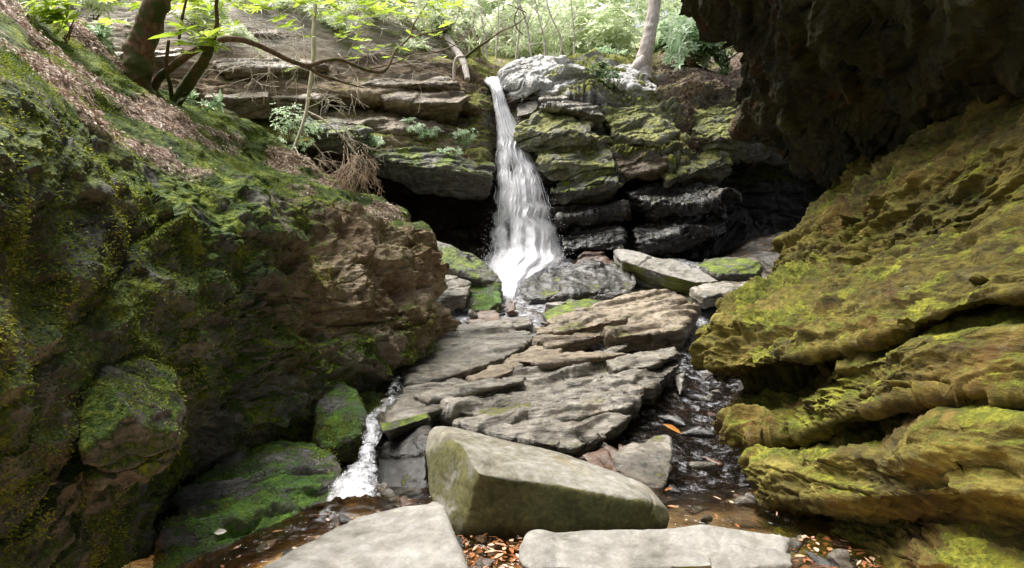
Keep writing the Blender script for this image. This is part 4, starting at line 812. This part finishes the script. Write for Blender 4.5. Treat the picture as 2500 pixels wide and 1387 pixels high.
long = [([(518,105,6.4),(555,95,6.5),(600,100,6.6),(655,122,6.8),(705,147,7.0),(750,160,7.2),(790,150,7.4),(830,146,7.6),(865,160,7.8),(900,173,8.0),(935,175,8.2),(952,155,8.3),(965,125,8.4),(1000,90,8.6),(1010,60,8.6),(1035,20,8.7),(1060,-20,8.8)],[.035,.034,.032,.03,.028,.027,.024,.023,.022,.022,.02,.017,.015,.013,.011,.009,.007]),
        ([(750,160,7.2),(775,180,7.3),(810,192,7.4),(850,205,7.6),(890,215,7.8)],[.022,.018,.014,.011,.006]),
        ([(1000,90,8.6),(1050,80,8.8),(1100,65,9),(1120,30,9.2),(1115,-20,9.3)],[.01,.009,.008,.006,.004]),
        ([(905,168,8.0),(960,155,8.4),(1010,135,8.8),(1060,128,9.2),(1110,110,9.4),(1150,75,9.6),(1160,20,9.8)],[.009,.01,.01,.009,.009,.007,.004]),
        ([(1050,80,8.8),(1090,100,9),(1120,118,9.2)],[.007,.006,.004])]
for pts, r in long:
    A = Acc(); A.tube(W3(pts), r, sides=8, rough=.12, sub=8); link('branch', A.mesh('branch'), M['barkbrown'], t, base)
Lf = LeafAcc()
spots = [(430,88,6.1,.22),(452,70,6.15,.2),(470,110,6.2,.17),(508,92,6.2,.2),(500,60,6.3,.15),(525,110,6.3,.14),(465,38,6.3,.14),(700,60,7.3,.12),(710,170,7.2,.08),(545,85,6.3,.13),(470,130,6.3,.13)]
for x,y,d,L in spots:
    L*=1.25; Lf.whorl(P(x,y,d),(random.gauss(0,.3),-.5,1),random.randint(7,10),L,L*.3,rnd=random.uniform(.5,.9),spread=.6)
for k in range(330):
    x = random.uniform(250,1130); y = random.gauss(-18,38); Lf.whorl(P(x,y,random.uniform(6.6,9)),(random.gauss(0,.4),-.4,1),random.randint(6,9),random.uniform(.11,.17),.045,rnd=random.uniform(.3,1.))
for k in range(26):
    x = random.uniform(820,1120); y = random.uniform(20,150); Lf.whorl(P(x,y,random.uniform(8,9.5)),(random.gauss(0,.4),-.4,1),random.randint(6,8),random.uniform(.1,.16),.04,rnd=random.uniform(.3,.9))
link('foliage', Lf.mesh('foliage'), M['leafbright'], t, base)
def twigs(A, p, d, L, r, depth, spread=.5, grav=0., n=3, minr=.0015):
    d = np.array(d,float); d/=np.linalg.norm(d); pts=[np.array(p,float)]; k=4
    for i in range(k):
        d = d+rng.normal(size=3)*.16+np.array([0,0,grav]); d/=np.linalg.norm(d); pts.append(pts[-1]+d*L/k)
    A.tube(pts, np.linspace(r,max(r*.45,minr),k+1), sides=4 if r<.006 else 6, sub=2)
    if depth>0:
        for j in range(n):
            i = random.randint(1,k); dd = d+rng.normal(size=3)*spread
            twigs(A, pts[i], dd, L*random.uniform(.45,.8), max(r*.55,minr), depth-1, spread, grav, n, minr)
# dead tree hanging upside down
base = P(697,392,8.4)
t = empty('dead_tree', base, 'thin bleached dead tree leaning upright with a broom of bare twigs at its foot', 'dead tree')
A = Acc(); A.tube(W3([(772,-60,8.9),(770,0,8.9),(766,80,8.85),(765,150,8.8),(755,220,8.75),(748,270,8.7),(733,320,8.6),(715,365,8.5),(697,392,8.4)]),[.03,.03,.032,.03,.028,.024,.02,.016,.01],sides=10,rough=.1,sub=8)
link('trunk', A.mesh('trunk'), M['twig'], t, base)
A = Acc()
A.tube(W3([(750,272,8.7),(785,290,8.6),(820,320,8.5),(850,350,8.5),(880,390,8.4)]),[.016,.013,.011,.008,.005],sides=6)
A.tube(W3([(720,360,8.5),(735,385,8.4),(760,400,8.3),(790,430,8.25)]),[.012,.009,.007,.004],sides=6)
for x,y,dx,dz,L in [(752,262,.9,.25,.5),(760,280,1,-.2,.5),(790,292,1,-.5,.5),(820,322,.8,-.7,.45),(745,245,.9,.5,.35),(735,320,.8,-.6,.4),(850,352,.6,-.9,.4)]:
    twigs(A, P(x,y,8.6),(dx,random.gauss(0,.2),dz),L,.006,3,.5,-.05,3,.0022)
link('branch', A.mesh('branch'), M['twig'], t, base)
A = Acc()
for k in range(16):
    twigs(A, P(random.uniform(835,885),random.uniform(350,395),8.45),(random.gauss(.15,.35),random.gauss(0,.2),-1),.38,.005,3,.4,-.08,3,.0022)
for k in range(8):
    twigs(A, P(random.uniform(725,775),random.uniform(385,415),8.35),(random.gauss(.7,.3),random.gauss(0,.2),-.5),.26,.004,2,.4,-.05,3,.002)
link('twig_broom', A.mesh('twig_broom'), M['twigred'], t, base)
# bare twig tangle top left of cliff
base = P(600,60,9.5)
for k in range(26):
    A = Acc(); c = P(random.uniform(560,960),random.uniform(0,150),random.uniform(9,10.5))
    twigs(A, c,(random.gauss(0,1),0,random.gauss(-.3,.7)),.7,.006,2,.5,-.04,3,.0025)
    tag(link('bare_twig', A.mesh('bare_twig'), M['twig'], None, c),'thin bare grey twig in the tangle hanging before the upper cliff','twig','tangle of bare twigs before the upper cliff')
# background tree
base = P(1575,185,15.9)
t = empty('tree', base, 'pale tree trunk with a flared mossy foot standing behind the top of the falls', 'tree')
A = Acc(); A.tube(W3([(1562,195,15.9),(1568,160,15.9),(1578,120,15.8),(1590,60,15.8),(1598,0,15.8),(1606,-150,15.8),(1610,-500,15.8)]),[.33,.22,.18,.17,.165,.15,.1],sides=20,rough=.12,sub=12)
A.tube(W3([(1570,150,15.8),(1548,168,15.7),(1525,180,15.7)]),[.18,.12,.05],sides=8,rough=.2)
link('trunk', A.mesh('trunk'), M['barkpale'], t, base)
Lf = LeafAcc()
for k in range(500): Lf.whorl(P(random.gauss(1560,200),random.gauss(-420,120),random.gauss(18,2)),(0,0,1),6,.3,.1)
link('crown', Lf.mesh('crown'), M['leafhaze'], t, base)
# fallen pale log and dead hook left of the lip
base = P(1140,190,13.9)
o_ = None
A = Acc(); A.tube(W3([(1080,70,15),(1100,105,14.6),(1125,140,14.2),(1135,165,14),(1142,195,13.8)]),[.06,.075,.08,.07,.06],sides=12,rough=.15,sub=8)
o_ = link('fallen_log', A.mesh('fallen_log'), M['barkpale'], None, base); tag(o_,'pale fallen log leaning down to the left lip of the waterfall','log')
A = Acc(); A.tube(W3([(1132,138,13.2),(1118,140,13.1),(1110,155,13.1),(1108,198,13.1)]),[.03,.035,.035,.03],sides=8,sub=8,rough=.1)
o_ = link('dead_branch', A.mesh('dead_branch'), M['twig'], None, P(1108,198,13.1)); tag(o_,'grey hook-shaped dead branch beside the fallen pale log','branch')
A = Acc(); A.tube(W3([(1137,140,12.8),(1160,120,12.6),(1190,100,12.4),(1225,75,12.2)]),[.035,.03,.022,.012],sides=8,sub=8,rough=.1)
A.tube(W3([(1225,75,12.2),(1260,60,12),(1285,35,12),(1262,20,12),(1240,10,12)]),[.012,.011,.01,.009,.008],sides=6,sub=6)
A.tube(W3([(1268,15,12),(1256,45,12),(1262,70,12),(1278,85,12)]),[.009,.012,.012,.01],sides=6,sub=6)
o_ = link('bent_branch', A.mesh('bent_branch'), M['bark'], None, P(1137,140,12.8)); tag(o_,'dark bent branch with a kinked tip against the bright foliage above the falls','branch')
# saplings
sap=None
for k,(x,yb) in enumerate([(1195,180),(1212,182),(1232,178),(1252,172),(1275,165),(1300,158),(1182,172),(1330,150),(1165,160),(1360,150),(1400,150)]):
    A = Acc(); d = random.uniform(16,18.5); x2 = x+random.uniform(-25,25)
    A.tube([P(x,yb+15,d),P(x+random.gauss(0,5),yb-50,d),P(x2,yb-120,d),P(x2+random.gauss(0,20),yb-230,d)],[.03,.026,.02,.01],sides=6,sub=6)
    for j in range(5): twigs(A,P(x+(x2-x)*.5,yb-random.uniform(40,150),d),(random.gauss(0,1),0,1),.7,.01,1,.4,0,2,.004)
    o_ = link('sapling', A.mesh('sapling'), M['barkpale'], None, P(x,yb+15,d)); tag(o_,'thin bare sapling in the thicket behind the waterfall lip','sapling','saplings behind the waterfall lip')
# rhododendron bushes beyond the lip
def bush(name, label, cpx, cpy, D, rx, ry, rz, n, L, mat, n_leaf=7, group=None, rb=(.2,.9), stems=5):
    base = P(cpx, cpy, D)-np.array([0,0,rz]); t = empty(name, base, label, 'shrub', group)
    A = Acc()
    c = P(cpx,cpy,D)
    for k in range(stems):
        e = c+rng.normal(size=3)*np.array([rx,ry,rz])*.45; A.tube([base+rng.normal(size=3)*.05*rx, (base+e)/2+rng.normal(size=3)*.1*rx, e],[.02*rz+.004,.014*rz+.003,.003],sides=5,sub=4)
    link('stem', A.mesh('stem'), M['barkbrown'], t, base)
    Lf = LeafAcc()
    nc = max(4, n//14); cen = c+rng.normal(size=(nc,3))*np.array([rx,ry,rz])*.5; cr = rng.random(nc)
    for k in range(n):
        i = random.randrange(nc); q = cen[i]+rng.normal(size=3)*np.array([rx,ry,rz])*.22
        ax = (q-c)/np.array([rx,ry,rz]); ax = ax+np.array([0,-.5,.9])+rng.normal(size=3)*.3
        Lf.whorl(q,ax,n_leaf,L*random.uniform(.7,1.2),L*.28,rnd=rb[0]+(rb[1]-rb[0])*(.6*cr[i]+.4*random.random()))
    link('foliage', Lf.mesh('foliage'), mat, t, base); return t
BU = [('rhododendron','broad pale-leaved bush above the left shoulder of the sunlit boulder',1270,80,19,1.3,1.2,1.1,M['leafhaze']),
 ('rhododendron','light green bush in the middle of the thicket above the sunlit boulder',1400,90,19.5,1.3,1.2,1.,M['leafhaze']),
 ('rhododendron','yellow-green bush just left of the pale tree trunk',1495,110,18.3,.9,1,.8,M['leafhaze']),
 ('rhododendron','tall faded bush behind the thicket, under the brightest sky',1450,20,23,1.8,1.5,1.3,M['leafhaze']),
 ('rhododendron','tall faded bush behind the saplings at the falls lip',1220,20,22,1.8,1.5,1.3,M['leafhaze']),
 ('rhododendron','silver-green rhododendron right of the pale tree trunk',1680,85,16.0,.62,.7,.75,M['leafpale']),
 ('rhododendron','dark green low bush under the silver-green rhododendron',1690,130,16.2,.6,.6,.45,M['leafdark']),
 ('rhododendron','bush hanging over the cliff top left of the saplings',1060,40,15.5,1.2,1,.8,M['leafhaze']),
 ('rhododendron','bush crowning the cliff above the long bare branch',900,-10,14.5,1.1,1,.6,M['leafhaze']),
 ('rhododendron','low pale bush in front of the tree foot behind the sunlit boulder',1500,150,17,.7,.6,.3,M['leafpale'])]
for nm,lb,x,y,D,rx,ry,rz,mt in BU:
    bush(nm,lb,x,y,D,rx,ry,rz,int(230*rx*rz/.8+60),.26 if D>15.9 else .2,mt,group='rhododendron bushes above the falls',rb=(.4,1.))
bush('bush','small dark green bush growing on the sunlit boulder beside the black gap',1478,195,14.6,.34,.3,.3,150,.12,M['leafdark'],group=None,rb=(.2,.8))
bush('shrub','airy small-leaved shrub at the foot of the dead tree',705,300,8.9,.34,.3,.28,190,.055,M['leafpale'],n_leaf=5)
bush('shrub','small bright shrub by the base of the thick leaning trunk',235,100,6.6,.2,.2,.22,40,.11,M['leafpale'])
bush('shrub','leafy sprig with big yellow-green leaves at the top left corner',160,40,5.2,.3,.25,.18,30,.14,M['leafbright'])
bush('plant','little plant with drooping white-green leaves beside the mossy stems',490,245,7.0,.13,.1,.08,9,.13,M['leafpale'])
bush('plant','pale leafy seedling below the drooping plant on the shelf',505,262,7.0,.08,.08,.05,5,.11,M['leafpale'])
bush('fern','bright green fern on the mossy ledge above the black hollow',905,345,12.1,.26,.15,.1,26,.14,M['leafpale'])
bush('plant','patch of small pale leaves on the ledge right of the fern',985,320,12.7,.4,.2,.14,60,.07,M['leafpale'])
bush('plant','small leafy plants clinging to the wall left of the waterfall',1100,330,12.9,.5,.2,.2,80,.07,M['leafpale'])
bush('plant','low clump of round leaves at the mossy ledge brink',1070,372,12.5,.4,.15,.08,40,.06,M['leafpale'])
bush('shrub','dark twig clump with small leaves on the cliff top behind the long branch',1085,60,14.8,.3,.3,.2,40,.14,M['leafdark'])
for lb,x,y,D,rx,rz in [('leafy bush on the cliff top just right of the thick leaning trunk',480,20,12.8,.8,.4),('leafy bush high on the cliff behind the dead tree top',700,0,14,.9,.4),
 ('leafy bush at the very top of the picture, left of the thick leaning trunk',230,0,11.6,.7,.35),('small leafy bush on the uppermost tan ledge',830,55,13.8,.5,.22),('small leafy bush between the mossy stems and the low tan ledge',560,100,12.4,.35,.15),
 ('straggling bush on the ledge under the pale fallen log',1000,125,14.2,.45,.2)]:
    bush('rhododendron',lb,x,y,D,rx,.5,rz,int(130*rx)+20,.19,M['leafhaze'],group='rhododendron bushes on the cliff top',rb=(.3,.95))
# far thicket
Lf = LeafAcc()
for k in range(4200):
    d = random.uniform(20,29); x = random.uniform(1000,1850); y = 150-random.random()**.8*230*(1.0 if d<25 else 1.25)
    if y < 30 and random.random() < .5 and 1250<x<1560: continue
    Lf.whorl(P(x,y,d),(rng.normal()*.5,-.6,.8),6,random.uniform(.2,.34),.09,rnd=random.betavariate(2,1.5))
o_ = link('undergrowth', Lf.mesh('undergrowth'), M['leafhaze'], None, P(1400,150,22)); tag(o_,'dense bright leafy thicket filling the gap above the falls','thicket',kind='stuff')

# leaf litter and moss tufts on the left slope
LG, LN, LV, LL = LEFT_G
def scatter(n, w):
    w = w.ravel(); w = w/w.sum(); idx = rng.choice(len(w), n, p=w)
    return LG.reshape(-1,3)[idx]+rng.normal(size=(n,3))*.01, LN.reshape(-1,3)[idx]
area = np.linalg.norm(np.gradient(LG,axis=0),axis=2)*np.linalg.norm(np.gradient(LG,axis=1),axis=2)
vis = (LG[...,1]>1.2)
w = area*np.clip(LL,0,1)*vis*(LV>.9)*(LV<3.4)*(LG[...,1]<9.5)
p, nr = scatter(8000, w)
d = rng.normal(size=(len(p),3)); nr = nr+rng.normal(size=nr.shape)*.28
d -= nr*(np.sum(d*nr,1)/np.sum(nr*nr,1))[:,None]
me = leaves_mesh('leaf_litter', p+nr*.012, d, nr, rng.uniform(.02,.065,len(p)), rng.uniform(.01,.026,len(p)))
o_ = link('leaf_litter', me, M['litter'], None, P(400,330,5.5)); tag(o_,'brown and pale dead leaves scattered over the mossy left slope','leaf litter',kind='stuff')
px_ = LG[...,0]/LG[...,1]*F+1250
w = area*vis*(LV>1.)*(LV<9)*(1.2-LL)*np.clip(fbm(LG.reshape(-1,3)*1.7+2,3).reshape(LL.shape)+.25,0,1)*(3/np.clip(LG[...,1],1.5,9))**1.2*np.where(px_>-250,1,0)
p, nr = scatter(95000, w)
for o_ in list(C.objects):
    if o_.type=='MESH' and o_.data.materials and o_.parent is None and (o_.data.materials[0] is M['mossdeep'] or (o_.data.materials[0] is M['left'] and o_.name.startswith('boulder'))):
        k = len(o_.data.vertices); cc = np.empty(k*3,np.float32); o_.data.vertices.foreach_get('co',cc); cc=cc.reshape(-1,3)+np.array(o_.location)
        nn_ = np.empty(k*3,np.float32); o_.data.vertex_normals.foreach_get('vector',nn_); nn_=nn_.reshape(-1,3)
        ww = np.clip(fbm(cc*3.2+4,4)*1.5+.1+.3*nn_[:,2],0,1); ix = rng.choice(k, 7000, p=ww/ww.sum())
        p = np.concatenate([p, cc[ix]+rng.normal(size=(len(ix),3))*.008]); nr = np.concatenate([nr, nn_[ix]])
d = nr*.6+rng.normal(size=nr.shape)*.6+np.array([.0,0,-.25])
me = leaves_mesh('moss_fronds', p, d, np.cross(d, rng.normal(size=d.shape)), rng.uniform(.007,.022,len(p)), rng.uniform(.003,.008,len(p)), rnd=np.clip(.5+.9*fbm(p*2.4,3)+rng.normal(size=len(p))*.14,0,1))
me1 = me
o_ = link('moss_fronds', me, M['mosstuft'], None, P(400,700,4)); tag(o_,'tufts of green and yellow moss hanging on the dark left rock face','moss',kind='stuff')
# leaf and gravel drift in the shallows at the front
q = []
for k in range(520):
    x = random.uniform(1105,1280) if k<200 else (random.uniform(1935,2160) if k<360 else random.uniform(500,1960)); y = random.uniform(1300,1400) if k<360 else random.uniform(1180,1400)
    D = 1.4/((y-693.5)/F)*.98; c = P(x,y,D); c[2] = random.choice([.012,.008,-.03,-.06]); q.append(c)
q = np.array(q); d = rng.normal(size=q.shape)*np.array([1,1,.3]); nr = rng.normal(size=q.shape)*.12+np.array([0,0,1]); d[:,2]*=.15
me = leaves_mesh('leaf_drift', q, d, nr, rng.uniform(.015,.08,len(q)), rng.uniform(.008,.03,len(q)), droop=.05)
M['drift'] = leaf_mat('rusty_leaf', (.1,.03,.012), (.3,.12,.045), (.6,.42,.3), .1, .3)
o_ = link('leaf_drift', me, M['drift'], None, P(1190,1350,3.)); tag(o_,'rusty and pink sodden leaves drifted between the front boulders','leaf litter',kind='stuff')
# loose leaves
def oneleaf(label, px, py, D, L, W, d, nr, mat, dz=.0):
    me = leaves_mesh('leaf', np.array([P(px,py,D)]), np.array([d],float), np.array([nr],float), np.array([L]), np.array([W]), rnd=np.array([.5]))
    sol = link('fallen_leaf', me, mat, None, P(px,py,D)); tag(sol, label, 'leaf'); return sol
oneleaf('long orange fallen leaf lying on the wet rock above the triangular grey rock',1618,1035,4.85,.16,.05,(1,-.3,-.35),(0,-.6,1),M['orange'])
oneleaf('white bleached leaf on the bright green moss at the lower left',522,1302,3.2,.065,.035,(1,0,.25),(0,-.8,1),M['white'])

# ------------------------------------------------------------------ camera, light, world
cam = bpy.data.cameras.new('camera'); co = bpy.data.objects.new('camera', cam); C.objects.link(co)
co.location = (0,0,CZ); co.rotation_euler = (math.pi/2,0,0); cam.sensor_width = 36; cam.lens = 36*F/2500.; cam.clip_end = 500; cam.clip_start=.05
S.camera = co
el, az = math.radians(66), math.radians(-68)   # azimuth from +Y toward +X
w = bpy.data.worlds.new('World'); S.world = w; w.use_nodes = True; nt = w.node_tree
bg = nt.nodes['Background']; sky = nt.nodes.new('ShaderNodeTexSky'); sky.sky_type='NISHITA'; sky.sun_disc=False; sky.sun_elevation=el; sky.sun_rotation=az; sky.dust_density=3
hs = nt.nodes.new('ShaderNodeHueSaturation'); hs.inputs['Saturation'].default_value=.25
nt.links.new(sky.outputs[0],hs.inputs['Color']); nt.links.new(hs.outputs[0],bg.inputs[0]); bg.inputs[1].default_value=.085
sl = bpy.data.lights.new('sun','SUN'); sl.energy=5.0; sl.angle=math.radians(42); sl.color=(1,.96,.9); so = bpy.data.objects.new('sun',sl); C.objects.link(so)
dv = Vector((math.sin(az)*math.cos(el), math.cos(az)*math.cos(el), math.sin(el)))
so.rotation_euler = dv.to_track_quat('Z','Y').to_euler(); so.location = (-6,12,16)
S.view_settings.view_transform='Standard'; S.view_settings.look='None'; S.view_settings.exposure=1.35; S.view_settings.gamma=1
S.cycles.max_bounces=8; S.cycles.transparent_max_bounces=24
